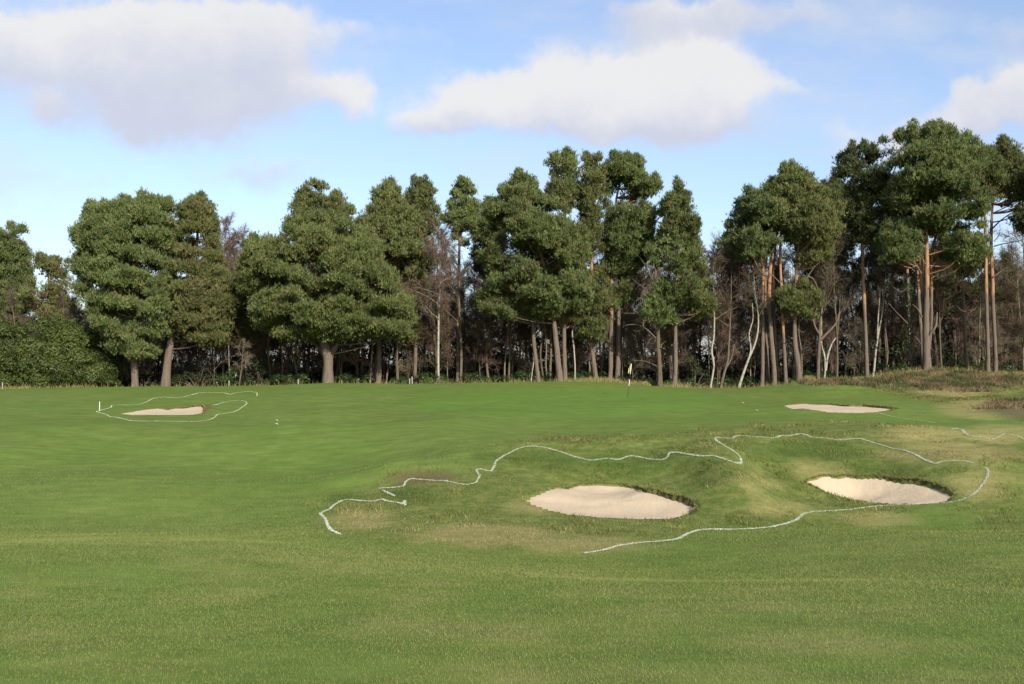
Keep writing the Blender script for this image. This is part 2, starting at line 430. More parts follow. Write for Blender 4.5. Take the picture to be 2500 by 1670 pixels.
def grass_material():
    m, N = material("turf")
    pos = N.n('ShaderNodeNewGeometry').outputs['Position']
    a = N.noise(pos, 0.22, 5, .6); b = N.noise(pos, 1.3, 6, .65); c = N.noise(pos, 9.0, 5, .7); f = N.noise(pos, 45.0, 3, .7)
    st = N.noise(N.n('ShaderNodeMapping', {'Vector': pos, 'Rotation': (0, 0, .25), 'Scale': (.35, 1.6, 1)}).outputs[0], 1.0, 6, .65)
    base = N.mix(N.smooth(b, .3, .7), (.086, .127, .027), (.113, .149, .036))
    bd = N.noise(N.n('ShaderNodeMapping', {'Vector': pos, 'Scale': (.05, .13, 1)}).outputs[0], 1.0, 3, .5)
    base = N.mix(N.math('MULTIPLY', N.smooth(bd, .42, .62), .4), base, (.090, .145, .027))
    base = N.mix(N.math('MULTIPLY', N.smooth(a, .45, .7), .5), base, (.072, .122, .021))
    base = N.mix(N.math('MULTIPLY', N.smooth(st, .54, .8), .26), base, (.170, .165, .068))
    base = N.mix(N.math('MULTIPLY', N.smooth(c, .54, .8), .2), base, (.17, .17, .065))
    g = N.attr('green')
    base = N.mix(N.math('MULTIPLY', g, .8), base, (.086, .150, .028))
    ro = N.attr('rough')
    e = N.noise(pos, 3.2, 5, .7)
    rcol = N.mix(N.smooth(e, .38, .62), (.060, .090, .019), (.135, .140, .044))
    rcol = N.mix(N.smooth(c, .45, .75), rcol, (.095, .12, .03))
    base = N.mix(N.math('MULTIPLY', ro, .9), base, rcol)
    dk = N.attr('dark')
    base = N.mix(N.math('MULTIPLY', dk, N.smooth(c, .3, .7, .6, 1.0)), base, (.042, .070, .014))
    dr = N.attr('dry')
    df = N.math('MULTIPLY', N.math('MULTIPLY', dr, .8), N.smooth(N.math('ADD', c, N.math('MULTIPLY', f, .6)), .55, 1.0, .35, 1.0))
    base = N.mix(df, base, (.255, .21, .09))
    mv = N.noise(N.n('ShaderNodeMapping', {'Vector': pos, 'Rotation': (0, 0, .12), 'Scale': (.55, 1.5, 1)}).outputs[0], 1.7, 6, .7)
    mg = N.n('ShaderNodeMapRange', {0: mv, 1: .3, 2: .7, 3: .80, 4: 1.22}).outputs[0]
    ht = N.n('ShaderNodeHueSaturation', {'Hue': .5, 'Saturation': 1.0, 'Value': mg, 'Color': base}); base = ht.outputs[0]
    he = N.attr('heather')
    base = N.mix(N.math('MULTIPLY', he, .9), base, N.mix(N.smooth(b, .4, .6), (.12, .095, .05), (.075, .085, .03)))
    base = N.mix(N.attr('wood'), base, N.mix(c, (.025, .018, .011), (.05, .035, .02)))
    base = N.mix(N.attr('earth'), base, N.mix(c, (.075, .055, .028), (.13, .09, .05)))
    h = N.math('ADD', N.math('MULTIPLY', c, .6), N.math('MULTIPLY', f, .4))
    bp = N.n('ShaderNodeBump', {'Height': h, 'Strength': .4, 'Distance': .05})
    finish(N, base, .95, bp.outputs[0], .05)
    return m
def sand_material():
    m, N = material("sand")
    pos = N.n('ShaderNodeNewGeometry').outputs['Position']
    a = N.noise(pos, 1.2, 4); c = N.noise(pos, 26, 5, .75); st = N.noise(N.n('ShaderNodeMapping', {'Vector': pos, 'Rotation': (0, 0, .5), 'Scale': (3.5, 1.2, 1)}).outputs[0], 2.0, 5, .65)
    col = N.mix(a, (.385, .308, .21), (.455, .37, .258))
    col = N.mix(N.smooth(c, .66, .85, 0, .3), col, (.22, .16, .105))
    bp = N.n('ShaderNodeBump', {'Height': N.math('ADD', N.math('MULTIPLY', st, .7), N.math('MULTIPLY', c, .3)), 'Strength': .6, 'Distance': .06})
    finish(N, col, .95, bp.outputs[0], .1)
    return m
def leaf_material(name, dark, light, brown, transl=.36, rough=.6, spec=.2):
    m, N = material(name)
    t = N.attr('tint')
    oi = N.n('ShaderNodeObjectInfo').outputs['Random']
    col = N.mix(N.smooth(t, 0, .8), dark, light)
    col = N.mix(N.smooth(t, 1.2, 1.6), col, brown)
    hsv = N.n('ShaderNodeHueSaturation', {'Hue': N.math('MULTIPLY_ADD', oi, .03, .487), 'Saturation': 1.0, 'Value': N.math('MULTIPLY_ADD', oi, .28, .84), 'Color': col})
    finish(N, hsv.outputs[0], rough, None, spec, (transl, hsv.outputs[0]))
    return m
def bark_material(name, low, high, spotcol=None, sx=(9, 9, 1.5), amt=.75):
    m, N = material(name)
    t = N.attr('tint')
    pos = N.n('ShaderNodeTexCoord').outputs['Object']
    mp = N.n('ShaderNodeMapping', {'Vector': pos, 'Scale': sx}).outputs[0]
    a = N.noise(mp, 1.0, 5, .65); b = N.noise(pos, 1.1, 3)
    tt = N.math('ADD', t, N.math('MULTIPLY_ADD', b, .5, -.25))
    col = N.mix(N.smooth(tt, .25, .6), low, high)
    sc = spotcol or tuple(.45 * x for x in low)
    col = N.mix(N.math('MULTIPLY', N.smooth(a, .5, .68), amt), col, sc)
    bp = N.n('ShaderNodeBump', {'Height': a, 'Strength': .6, 'Distance': .05})
    finish(N, col, .9, bp.outputs[0], .1)
    return m
def plain(name, col, rough=.6, var=.15, scale=6.0):
    m, N = material(name)
    pos = N.n('ShaderNodeTexCoord').outputs['Object']
    a = N.noise(pos, scale, 4)
    c = N.mix(a, tuple(x * (1 - var) for x in col), tuple(min(1, x * (1 + var)) for x in col))
    finish(N, c, rough, None, .25)
    return m
def blade_material(name, green, mid, straw, brown):
    m, N = material(name)
    t = N.attr('tint')
    col = N.mix(N.smooth(t, 0, .5), green, mid)
    col = N.mix(N.smooth(t, .5, 1.0), col, straw)
    col = N.mix(N.smooth(t, 1.2, 1.8), col, brown)
    finish(N, col, .8, None, .1, (.25, col))
    return m

M_TURF = grass_material()
M_SAND = sand_material()
M_PINE = leaf_material("pine_needles", (.072, .100, .032), (.190, .216, .074), (.180, .142, .072))
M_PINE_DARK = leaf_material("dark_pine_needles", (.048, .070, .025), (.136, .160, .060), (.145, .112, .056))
M_RHODO = leaf_material("rhododendron_leaf", (.026, .046, .011), (.086, .116, .027), (.11, .10, .03), .15, .55, .2)
M_HOLLY = leaf_material("evergreen_shrub_leaf", (.018, .026, .011), (.042, .052, .022), (.05, .04, .02), .15, .7, .1)
M_FAR = leaf_material("far_wood_leaf", (.022, .022, .014), (.050, .044, .030), (.05, .04, .03), .1, .9, .05)  # kept very dark, the wood's inner shade is put into the colour
M_IVY = leaf_material("ivy_leaf", (.02, .04, .01), (.055, .085, .02), (.09, .08, .03), .15, .4, .4)
M_BARK = bark_material("pine_bark", (.115, .090, .070), (.26, .150, .085))
M_BARKG = bark_material("grey_bark", (.085, .070, .045), (.10, .082, .058))
M_BARKD = bark_material("dim_wood_bark", (.105, .083, .060), (.115, .092, .068))  # light level inside the wood is put into this bark tone
M_BIRCH = bark_material("birch_bark", (.25, .235, .19), (.20, .18, .14), (.06, .05, .045), (2.5, 2.5, 5.0), .85)
M_TWIG = plain("bare_twig", (.080, .058, .036), .9)
M_TWIGR = plain("birch_twig", (.115, .076, .060), .9)
M_TWIGG = plain("pale_twig", (.105, .086, .058), .9)
M_BLADE = blade_material("grass_blade", (.120, .164, .040), (.182, .196, .064), (.28, .23, .112), (.10, .07, .035))
M_TUFT = blade_material("dry_grass", (.085, .105, .025), (.16, .148, .052), (.32, .265, .125), (.18, .125, .06))
M_HEATH = blade_material("heather_sprig", (.062, .080, .028), (.122, .084, .050), (.24, .19, .095), (.11, .07, .045))
M_LINE = plain("line_paint", (.42, .45, .34), .9, .15, 10)
M_WHITE = plain("white_paint", (.50, .50, .47), .5, .05)
M_PAINT = plain("weathered_white_paint", (.48, .48, .42), .8, .1)
M_BLACK = plain("black_paint", (.015, .015, .015), .5, .1)
M_FLAG = plain("yellow_cloth", (.32, .35, .06), .8, .1)
M_POST = plain("weathered_post", (.22, .21, .19), .85, .2)

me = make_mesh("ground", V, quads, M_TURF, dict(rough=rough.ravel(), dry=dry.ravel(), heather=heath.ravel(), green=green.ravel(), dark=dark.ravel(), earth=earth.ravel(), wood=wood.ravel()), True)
obj("ground", me, kind='structure')

# ------------------------------------------------------------------ blades
def blades(x, y, z, ln, wd, lean, tint, up=1.0):
    """one triangle per blade standing on (x, y, z)"""
    n = len(x); th = rng.random(n) * 2 * np.pi; ph = rng.random(n) * 2 * np.pi
    sx = np.cos(th) * wd / 2; sy = np.sin(th) * wd / 2
    tx = np.cos(ph) * lean * ln; ty = np.sin(ph) * lean * ln
    v = np.empty((n, 3, 3), np.float32)
    v[:, 0] = np.stack([x - sx, y - sy, z - .01], 1)
    v[:, 1] = np.stack([x + sx, y + sy, z - .01], 1)
    v[:, 2] = np.stack([x + tx, y + ty, z + ln * up], 1)
    return v.reshape(-1, 3), np.repeat(tint, 3)
def tri_obj(name, v, t, mat, parent=None, **kw):
    me = make_mesh(name, v, np.arange(len(v)).reshape(-1, 3), mat, {'tint': t})
    return obj(name, me, parent, **kw)
def in_bunker(x, y, m=0.03):
    k = np.zeros(x.shape, bool)
    for b in BUNK: k |= poly_sd(x, y, b['poly'], .5) < m
    return k
def field(y0, y1, n, margin=2.5):
    y = np.sqrt(rng.random(n) * (y1 ** 2 - y0 ** 2) + y0 ** 2)
    x = (rng.random(n) * 2 - 1) * (y * .54 + margin)
    return x, y
n = 900000
y = 4.2 + 33.0 * rng.random(n) ** 1.35
x = (rng.random(n) * 2 - 1) * (y * .54 + 2.5)
k = ~in_bunker(x, y, .02) & (rng.random(n) < 1 - sstep(12, 37, y)); x, y = x[k], y[k]
dr = bil(dry, x, y)
pn = fbm(x * 1.1, y * 1.1, 4); pm = fbm(x * .3 + 9, y * .42 + 4, 4); pq = fbm(x * 3.1 + 60, y * 2.6, 3)
nearf = sstep(22, 7, y)
t = .14 + (.9 * np.clip(pn - .46, 0, 1) + 1.0 * np.clip(pm - .46, 0, 1)) * .5 + .5 * np.clip(pq - .52, 0, 1) + .62 * dr + rng.normal(0, .06, len(x)) + .05 * nearf
l = (.010 + .0006 * y) * (.6 + .8 * rng.random(len(x)))
v_, t_ = blades(x, y, bil(GZ, x, y), l, (.0035 + .00055 * y) * (.7 + .6 * rng.random(len(x))), .7, np.clip(t, 0, .82))
tri_obj("mown_grass", v_, t_, M_BLADE, kind='stuff', label='short mown grass of the fairway in the foreground')
# heather
x = rng.uniform(10, 60, 500000); y = rng.uniform(50, 92, 500000)
he = bil(heath, x, y)
k = rng.random(len(x)) < he * (.15 + 1.3 * sstep(.3, .65, fbm(x * .9, y * .9, 3)))
x, y = x[k], y[k]
hn = fbm(x * .8 + 2, y * .8, 3)
t = np.where(hn > .58, -.05, np.where(hn < .36, .85, .55)) + rng.normal(0, .18, len(x)) + .6 * (rng.random(len(x)) < .06)
v_, t_ = blades(x, y, bil(GZ, x, y), (.08 + .42 * hn ** 1.5) * (.6 + .7 * rng.random(len(x))), .05, .6, np.clip(t, 0, 1.5))
tri_obj("heather", v_, t_, M_HEATH, kind='stuff', label='brown green heather covering the low mound under the tall pines')
# pale long grass along the wood edge
x = rng.uniform(-42, 52, 160000); y = rng.uniform(76, 84, 160000)
pxs = CXP + FPX * x / y
dens = np.interp(pxs, [0, 60, 250, 900, 980, 1200, 1350, 1420, 1480, 1620, 1700, 1850, 1960, 2020, 2130, 2380, 2440, 2520], [.25, .2, .03, .03, .06, .08, .1, .5, .8, .5, .06, .08, .5, .5, .35, .4, .8, .8])
k = rng.random(len(x)) < dens * sstep(.42, .62, fbm(x * .7, y * .7, 3)) * sstep(76, 77.5, y)
x, y = x[k], y[k]
v_, t_ = blades(x, y, bil(GZ, x, y), .15 + .4 * rng.random(len(x)) ** 2, .03, .4, np.clip(rng.normal(.65, .25, len(x)), 0, 1.3))
tri_obj("edge_grass", v_, t_, M_TUFT, kind='stuff', label='pale uncut grass along the foot of the wood')

# ------------------------------------------------------------------ bunkers: sand sheet and ragged turf lip
for b in BUNK:
    P = b['poly']; c = np.array([(P[:, 0].min() + P[:, 0].max()) / 2, (P[:, 1].min() + P[:, 1].max()) / 2])
    t = thing("sand_bunker", (c[0], c[1], float(H0(c[0:1], c[1:2])[0])), b['label'], 'bunker', 'sand bunkers round the green')
    ss = np.concatenate([[0.0], np.linspace(.1, .92, 14), [.97, 1.0, 1.03]])
    ring = c[None, None] + (P[None] - c[None, None]) * ss[:, None, None]
    z = H0(ring[..., 0], ring[..., 1]) - (.012 if b.get('far') else .035) - (.012 if b.get('far') else .09) * sstep(1.0, .35, ss)[:, None] + (fbm(ring[..., 0] * 2, ring[..., 1] * 2, 3) - .5) * (.02 if b.get('far') else .03)
    z[0] = z[0].mean()
    bk0 = sstep(.55, .95, (ring[..., 1] - P[:, 1].min()) / (P[:, 1].max() - P[:, 1].min()))
    z = z + bk0 * b['lip'] * .35
    v = np.concatenate([ring, z[..., None]], -1).reshape(-1, 3) - np.array(t.location)
    m = len(P); i, j = np.meshgrid(np.arange(len(ss) - 1), np.arange(m), indexing='ij')
    q = np.stack([i * m + j, i * m + (j + 1) % m, (i + 1) * m + (j + 1) % m, (i + 1) * m + j], -1).reshape(-1, 4)
    obj("sand", make_mesh("sand", v, q, M_SAND, None, True), t)
    # fringe hanging over the back and side lip
    D = 0.5 * np.hypot(*c) / 26
    n = 2600
    pp = resample(P, n)
    y0, y1 = P[:, 1].min(), P[:, 1].max(); x0, x1 = P[:, 0].min(), P[:, 0].max()
    bk = sstep(.3, .8, (pp[:, 1] - y0) / (y1 - y0) + .45 * np.clip((pp[:, 0] - (x0 + x1) / 2) / (x1 - x0) * 2, -.6, 1))
    k = rng.random(n) < bk
    pp = pp[k] + rng.normal(0, .02, (k.sum(), 2))
    out = (pp - c); out /= np.linalg.norm(out, axis=1, keepdims=True)
    pp = pp + out * .06
    zz = H1(pp[:, 0], pp[:, 1])
    vv, tt = blades(pp[:, 0], pp[:, 1], zz, rng.uniform(.02, .075, len(pp)), .014 * (1 + D), .9, np.clip(rng.normal(.35, .35, len(pp)), 0, 1.6))
    tri_obj("turf_lip", vv - np.array(t.location), tt, M_TUFT, t)

# ------------------------------------------------------------------ sprayed white lines
LINE_CELLS = []
def spray(paths, width, label, fade=1.0, group='white lines sprayed on the turf'):
    vs, fs, n0 = [], [], 0
    for p in paths:
        g = ground(resample(p, max(6, int(np.abs(np.diff(np.array(p), axis=0)).sum() / 4)), False), H1)
        g = resample(g, max(8, int(np.linalg.norm(np.diff(g, axis=0), axis=1).sum() / .05)), False)
        for ax_, ay_ in g[:, :2]:
            for ex in (-1, 0, 1):
                for ey in (-1, 0, 1, -2): LINE_CELLS.append((int(ax_ * 12) + ex, int(ay_ * 12) + ey))
        k = np.ones(5) / 5
        for ax in (0, 1):
            gp = np.pad(g[:, ax], 2, mode='edge'); g[:, ax] = np.convolve(gp, k, 'valid')
        tg = np.gradient(g[:, :2], axis=0); tg /= np.linalg.norm(tg, axis=1, keepdims=True) + 1e-9
        nr = np.stack([-tg[:, 1], tg[:, 0]], 1)
        s = np.arange(len(g)) * .05
        wv = width * (.55 + .6 * vnoise(s * .5 + len(g), s * 0 + 3)) * fade
        # many small flecks of painted grass instead of one clean ribbon
        m = int(len(g) * 54 * fade)
        i = rng.integers(0, len(g), m)
        cl = .3 + 1.1 * vnoise(s[i] * .25 + 11, s[i] * 0 + 21)
        keep = rng.random(m) < cl * (.45 + .75 * vnoise(s[i] * .8 + 40, s[i] * 0 + 1)) * (.55 + .45 * rng.random(m))
        i = i[keep]; m = len(i)
        off = np.clip(rng.normal(0, .30, m), -.8, .8) * wv[i]
        x = g[i, 0] + nr[i, 0] * off + rng.normal(0, .013, m); y = g[i, 1] + nr[i, 1] * off + rng.normal(0, .013, m)
        k2 = ~in_bunker(x, y, .0); x, y = x[k2], y[k2]; m = len(x)
        z = bil(GZ, x, y) + .014 + .012 * rng.random(m)
        a = rng.random(m) * 2 * np.pi; sz = rng.uniform(.005, .013, m)
        v = np.empty((m, 3, 3))
        for q in range(3):
            an = a + q * 2.094
            v[:, q] = np.stack([x + np.cos(an) * sz, y + np.sin(an) * sz, z + rng.normal(0, .006, m)], 1)
        vs.append(v.reshape(-1, 3))
    v = np.concatenate(vs)
    o = np.array([v[:, 0].mean(), v[:, 1].mean(), v[:, 2].min()])
    me = make_mesh("painted_line", v - o, np.arange(len(v)).reshape(-1, 3), M_LINE)
    ob = obj("painted_line", me, None, label=label, cat='line', group=group)
    ob.location = o
    return ob
A = z6([(350,352),(430,345),(480,340),(495,310),(520,300),(580,305),(650,310),(700,310),(760,325),(820,332),(860,318),(878,285),(858,252),(880,248),(940,262),(965,205),(1000,183),(1050,155),(1100,135),(1160,130),(1220,138),(1290,157),(1350,178),(1410,197),(1460,205),(1540,195),(1605,203),(1650,182),(1700,183),(1750,198),(1830,202),(1858,190),(1862,165),(1900,162),(1960,172),(2030,183),(2100,180),(2160,200),(2210,218),(2243,218),(2235,185),(2200,155),(2150,125),(2108,98),(2108,82),(2190,92),(2220,73)]) \
  + z7([(300,482),(400,490),(480,497),(560,505),(610,483),(650,488),(700,478),(750,468),(790,478),(830,497),(920,503),(1010,515),(1080,510),(1170,505),(1230,522),(1320,550),(1400,575),(1490,590),(1560,615),(1630,655),(1710,688),(1760,672),(1850,665),(1940,670),(1985,685)])
spray([A], .047, 'long winding white line sprayed along the top of the bank above both near bunkers')
Cc = z7([(2075,718),(2095,735),(2085,780),(2055,830),(2010,885),(1960,925),(1880,955),(1800,967),(1620,975),(1400,985),(1250,994),(1110,1015),(970,1025),(900,1028),(830,1030),(760,1050),(720,1090),(650,1115),(540,1140),(420,1152),(260,1158),(100,1160)]) \
  + z6([(2200,565),(2090,562),(2010,570),(1950,592),(1910,615),(1840,625),(1700,635),(1600,650),(1520,675),(1420,690)])
spray([Cc], .037, 'white line sprayed below both near bunkers, curling up past the right one')
spray([z6([(490,440),(485,410),(480,432),(430,422),(395,418),(365,405),(330,418),(270,415),(200,408),(165,410),(120,435),(95,460),(60,472),(45,485),(75,510),(85,545),(105,570),(150,590)])], .042,
      'short hooked white line around the grassed hollow, left of the middle bunker')
spray([z6([(370,358),(435,390)])], .05, 'tiny faint white dash between the hooked line and the long winding line', .5)
spray([z7([(1820,440),(1870,432),(1905,440),(1920,465),(1960,488),(2040,495),(2120,515),(2170,490),(2210,472),(2260,478),(2310,492),(2348,515)])], .09, 'wavy white line in the rough grass at the right edge, below the heather')
spray([z7([(1290,318),(1400,345),(1490,362),(1560,370),(1640,378),(1710,390)])], .07, 'faint straight white line trailing from the far bunker near the tall pines', .2)
spray([z5([(240,330),(300,312),(400,285),(400,262),(470,258),(600,260),(700,250),(760,233),(840,190),(900,178),(980,175),(1090,185),(1180,170),(1260,150),(1320,130),(1400,127),(1590,128),(1660,147),(1720,130),(1850,112),(1950,127),(1943,165)])], .04,
      'white line sprayed on the slope behind the far wedge shaped bunker', .55)
spray([z5([(1480,262),(1600,230),(1700,213),(1780,210),(1830,225),(1840,245),(1750,310),(1680,340),(1550,358),(1520,362),(1500,390),(1440,418),(1300,435),(1000,432),(700,430),(600,425),(520,405),(440,388),(380,385),(360,365),(240,332)])], .04,
      'looped white line sprayed in front of the far wedge shaped bunker', .6)
for pts, lb in ((z5([(2150,410),(2165,430)]), 'upper of two small white paint dabs on the turf right of the looped line'), (z5([(2150,455),(2168,470)]), 'lower of two small white paint dabs on the turf right of the looped line'),
                (z7([(328,244),(340,250)]), 'small white paint dab on the green left of the far narrow bunker'), (z7([(425,298),(440,306)]), 'small white paint dab on turf just below and left of the far narrow bunker')):
    spray([pts], .05, lb, .5, 'white paint dabs')

# rough tussocks
x, y = field(14, 80, 1000000, 4)
ro = bil(rough, x, y); he = bil(heath, x, y)
tn = fbm(x * 1.3 + 3, y * 1.3, 3)
k = (rng.random(len(x)) < ro * sstep(.44, .66, tn) * .6) & (he < .4) & ~in_bunker(x, y, .05) & (y < 78)
ck = set(LINE_CELLS)
k &= np.array([(int(a * 12), int(b * 12)) not in ck for a, b in zip(x, y)])
x, y, tn = x[k], y[k], tn[k]
dr = bil(dry, x, y); dk = bil(dark, x, y)
t = .10 + .6 * dr - .5 * dk + rng.normal(.03, .18, len(x)) + 2.2 * np.clip(fbm(x * 1.7, y * 1.5, 3) - .5, 0, 1)
ln = (.04 + .055 * sstep(.45, .75, tn)) * (1 - .55 * dr) * (.6 + .8 * rng.random(len(x)))
v_, t_ = blades(x, y, bil(GZ, x, y), ln, (.014 + y * .0004), .7, np.clip(t, 0, 1.1))
tri_obj("rough_grass", v_, t_, M_TUFT, kind='stuff', label='longer tussocky grass on the banks round the bunkers')
# ------------------------------------------------------------------ flag and stakes
fb = ground([(1532, 970)], H1)[0]
t = thing("golf_flag", fb, 'yellow golf flag hanging limp on a black and white banded pole on the green', 'flag')
top = at_depth(1541.5, 888, fb[1]) - fb
def seg(a, b, r, mat, name, par):
    m = MB(); m.tube([top * a, top * (a + b) / 2, top * b], [r] * 3, 8); return obj(name, m.mesh(name, mat), par)
seg(-.02, .34, .017, M_BLACK, "lower_pole", t)
for a, b, mt in ((.34, .53, M_WHITE), (.53, .69, M_BLACK), (.69, 1.0, M_WHITE)): seg(a, b, .021, mt, "pole_band", t)
fv = []
un, vn = 9, 10
for i in range(un):
    for j in range(vn):
        q = top * (.98 - .20 * j / (vn - 1))
        s = i / (un - 1); dr = .17 * s
        fv.append((q[0] - dr * (.9 - .0 * j) - .02, q[1] + .05 * math.sin(s * 9 + j * .5), q[2] - .16 * s - .10 * s * s * (1 if j < 5 else .2) + .02 * math.sin(s * 7)))
fq = [(i * vn + j, i * vn + j + 1, (i + 1) * vn + j + 1, (i + 1) * vn + j) for i in range(un - 1) for j in range(vn - 1)]
obj("flag_cloth", make_mesh("flag_cloth", fv, np.array(fq), M_FLAG, None, True), t)

def stake(px, py0, py1, r, mat, label, name="stake", depth=None, lean=0.0):
    if depth: b = at_depth(px, py0, depth)
    else: b = ground([(px, py0)], H1)[0]
    b = np.array([b[0], b[1], gz(b[0], b[1])])
    h = (py0 - py1) / FPX * b[1]
    m = MB(); m.tube([(0, 0, -.15), (lean * h * .5, 0, h * .5), (lean * h, 0, h * .96), (lean * h, 0, h)], [r, r, r, r * .7], 7)
    o = obj(name, m.mesh(name, mat), None, label=label, cat='stake' if name == 'stake' else 'post')
    o.location = b
stake(243, 1002, 981, .022, M_PAINT, 'thin white stake standing at the tip of the white line by the far bunker')
stake(6, 950, 933, .05, M_POST, 'grey fence post at the left edge in front of the rhododendron', 'wooden_post', 78)
stake(559, 946, 932, .045, M_POST, 'short grey post in front of the shaded shrubs beside a pale stem', 'wooden_post', 79)
stake(728, 943, 931, .05, M_POST, 'short pale post on the grass just left of the thickest pine trunk', 'wooden_post', 77)
stake(1000, 940, 926, .05, M_POST, 'slightly shorter grey post of a pair at the foot of a slim orange pine', 'wooden_post', 78)
stake(1006, 940, 922, .05, M_POST, 'taller grey post of a pair at the foot of a slim orange pine', 'wooden_post', 78)

# ------------------------------------------------------------------ trees
def unit(a): return a / (np.linalg.norm(a, axis=-1, keepdims=True) + 1e-9)

NTRI = 0
def needles(centres, radii, flat, tints, per=150, nb=5, nl=.27, nw=.062, brown=.06, up=.95):
    """needle triangles on shoots along branchlets that fan out of each clump's foot"""
    out_v, out_t = [], []
    for c, r, tn in zip(centres, radii, tints):
        m = 8
        nbr = max(4, int(per * r * r / m))
        az = rng.random(nbr) * 2 * np.pi; el = np.arcsin(np.clip(rng.uniform(-.25, 1.0, nbr), -1, 1))
        d = np.stack([np.cos(az) * np.cos(el), np.sin(az) * np.cos(el), np.sin(el) * flat * 1.25 + .12], 1)
        ln = r * rng.uniform(.65, 1.25, nbr)
        s_ = rng.uniform(.35, 1.0, (nbr, m)) ** .7
        foot = c - np.array([0, 0, .35 * r * flat])
        sag = -.16 * (s_ ** 2) * np.cos(el)[:, None]
        p = foot + d[:, None, :] * (ln[:, None] * s_)[..., None]
        p[..., 2] += sag
        p = p + rng.normal(0, .13, p.shape)
        ax = unit(d[:, None, :] * .6 + np.array([0, 0, up]) + rng.normal(0, .28, p.shape)).reshape(-1, 3)
        p = p.reshape(-1, 3); n = len(p)
        bt = np.repeat(rng.normal(0, .13, nbr), m)
        ts = tn + bt + rng.normal(0, .14, n)
        cb = brown * (3.0 if rng.random() < .22 else .35)
        isb = rng.random(n) < np.repeat(cb * (1.4 - np.sin(el)), m)
        ts = np.where(isb, 1.7, np.clip(ts, 0, 1.1))
        P_ = np.repeat(p, nb, 0); A_ = np.repeat(ax, nb, 0); T_ = np.repeat(ts, nb)
        k = len(P_)
        dirs = unit(A_ + rng.normal(0, .36, (k, 3)))
        side = unit(np.cross(dirs, rng.normal(size=(k, 3))))
        L = nl * (.7 + .6 * rng.random((k, 1))); W = nw * (.7 + .6 * rng.random((k, 1)))
        v = np.empty((k, 3, 3), np.float32)
        v[:, 0] = P_ - side * W / 2 ; v[:, 1] = P_ + side * W / 2; v[:, 2] = P_ + dirs * L
        out_v.append(v.reshape(-1, 3)); out_t.append(np.repeat(T_, 3))
    global NTRI
    NTRI += sum(len(a) for a in out_t) // 3
    return np.concatenate(out_v), np.concatenate(out_t)

def fill_crown(poly_w, d, r, thick, flat, dens=1.0, gaps=1.0):
    """clump centres inside an outline (x, z at depth d), spread in depth as a rounded crown, gathered into boughs with gaps between"""
    lo, hi = poly_w.min(0), poly_w.max(0)
    area = (hi[0] - lo[0]) * (hi[1] - lo[1])
    n = int(area * 2 * thick * 8.6 * dens / r)
    x = rng.uniform(lo[0], hi[0], n); z = rng.uniform(lo[1], hi[1], n)
    sd = -poly_sd(x, z, poly_w, 2.0) + (fbm(x * 1.5 + d, z * 2.2 + 3 * d, 4) - .5) * 1.1 - .12
    core = np.sort(sd)[-max(5, n // 200):].mean()
    smax = max(core, .5)
    small = smax < 1.5
    if small: sd = sd + .22; gaps = gaps * .86
    k = sd > .05
    x, z, sd = x[k], z[k], sd[k]
    dep = np.sqrt(np.clip(1 - (1 - np.clip(sd / smax, 0, 1)) ** 2, 0, 1)) * thick + .25
    q = rng.random(len(x)) * 2 - 1
    y = d + q * dep
    o = (d * 7.3 + lo[0] * 3.1) % 50
    nz = .55 * fbm(x * .55 + o, z * 1.3 + y * .3 + o, 2) + .45 * fbm(y * .5 + o + 30, z * 1.2 + x * .3 + o, 2)
    rr = r * .50 * rng.uniform(.5, 1.4, len(x))
    rr = np.minimum(rr, .24 + .75 * sd)
    keep = (nz > (.492 + .03 * (sd > .8) - .05 * (sd < .4)) * gaps) & ((q < .1) | (rng.random(len(x)) < .38))
    P_, R_ = np.stack([x, y, z], 1)[keep], rr[keep]
    if gaps and len(P_) > 40:      # upright leading shoots along the top outline
        ups = []; ur = []
        for k in range(int((hi[0] - lo[0]) * 2.6)):
            xx = rng.uniform(lo[0], hi[0]); m = np.abs(P_[:, 0] - xx) < .45
            if m.sum() < 2: continue
            i = np.where(m)[0][P_[m, 2].argmax()]
            if P_[i, 2] < lo[1] + .45 * (hi[1] - lo[1]): continue
            hgt = rng.uniform(.1, .5) * (1.5 if rng.random() < .12 else 1)
            for f in np.linspace(.15, 1, 3):
                ups.append(P_[i] + np.array([rng.normal(0, .06), rng.normal(0, .1), f * hgt])); ur.append(.27 - .13 * f)
        if ups: P_ = np.vstack([P_, ups]); R_ = np.concatenate([R_, ur])
    return P_, R_

def smooth_path(p, n):
    p = np.asarray(p, float)
    if len(p) < 3: return resample(p, n, False)
    # Catmull-Rom
    q = np.vstack([2 * p[0] - p[1], p, 2 * p[-1] - p[-2]]); o = []
    for i in range(1, len(q) - 2):
        t = np.linspace(0, 1, 12, endpoint=False)[:, None]
        o.append(.5 * (2 * q[i] + (q[i + 1] - q[i - 1]) * t + (2 * q[i - 1] - 5 * q[i] + 4 * q[i + 1] - q[i + 2]) * t ** 2 + (3 * q[i] - q[i - 1] - 3 * q[i + 1] + q[i + 2]) * t ** 3))
    o.append(p[-1:]); return resample(np.vstack(o), n, False)

def world_path(pts, d, dd=0.0):
    """traced stem (px, py, width px) at depth d -> world points and radii, its foot on the ground"""
    P3 = np.array([at_depth(a, b, d + dd) for a, b, *_ in pts]); rad = np.array([c / FPX * d / 2 * .92 for _, _, c in pts])
    g = gz(P3[0, 0], P3[0, 1])
    if P3[0, 2] > g: # carry the foot down to the ground
        P3 = np.vstack([[P3[0, 0] + (P3[0, 0] - P3[1, 0]) * .05, P3[0, 1], g], P3]); rad = np.concatenate([[rad[0] * 1.06], rad])
    else: P3[0, 2] = g
    return P3, rad

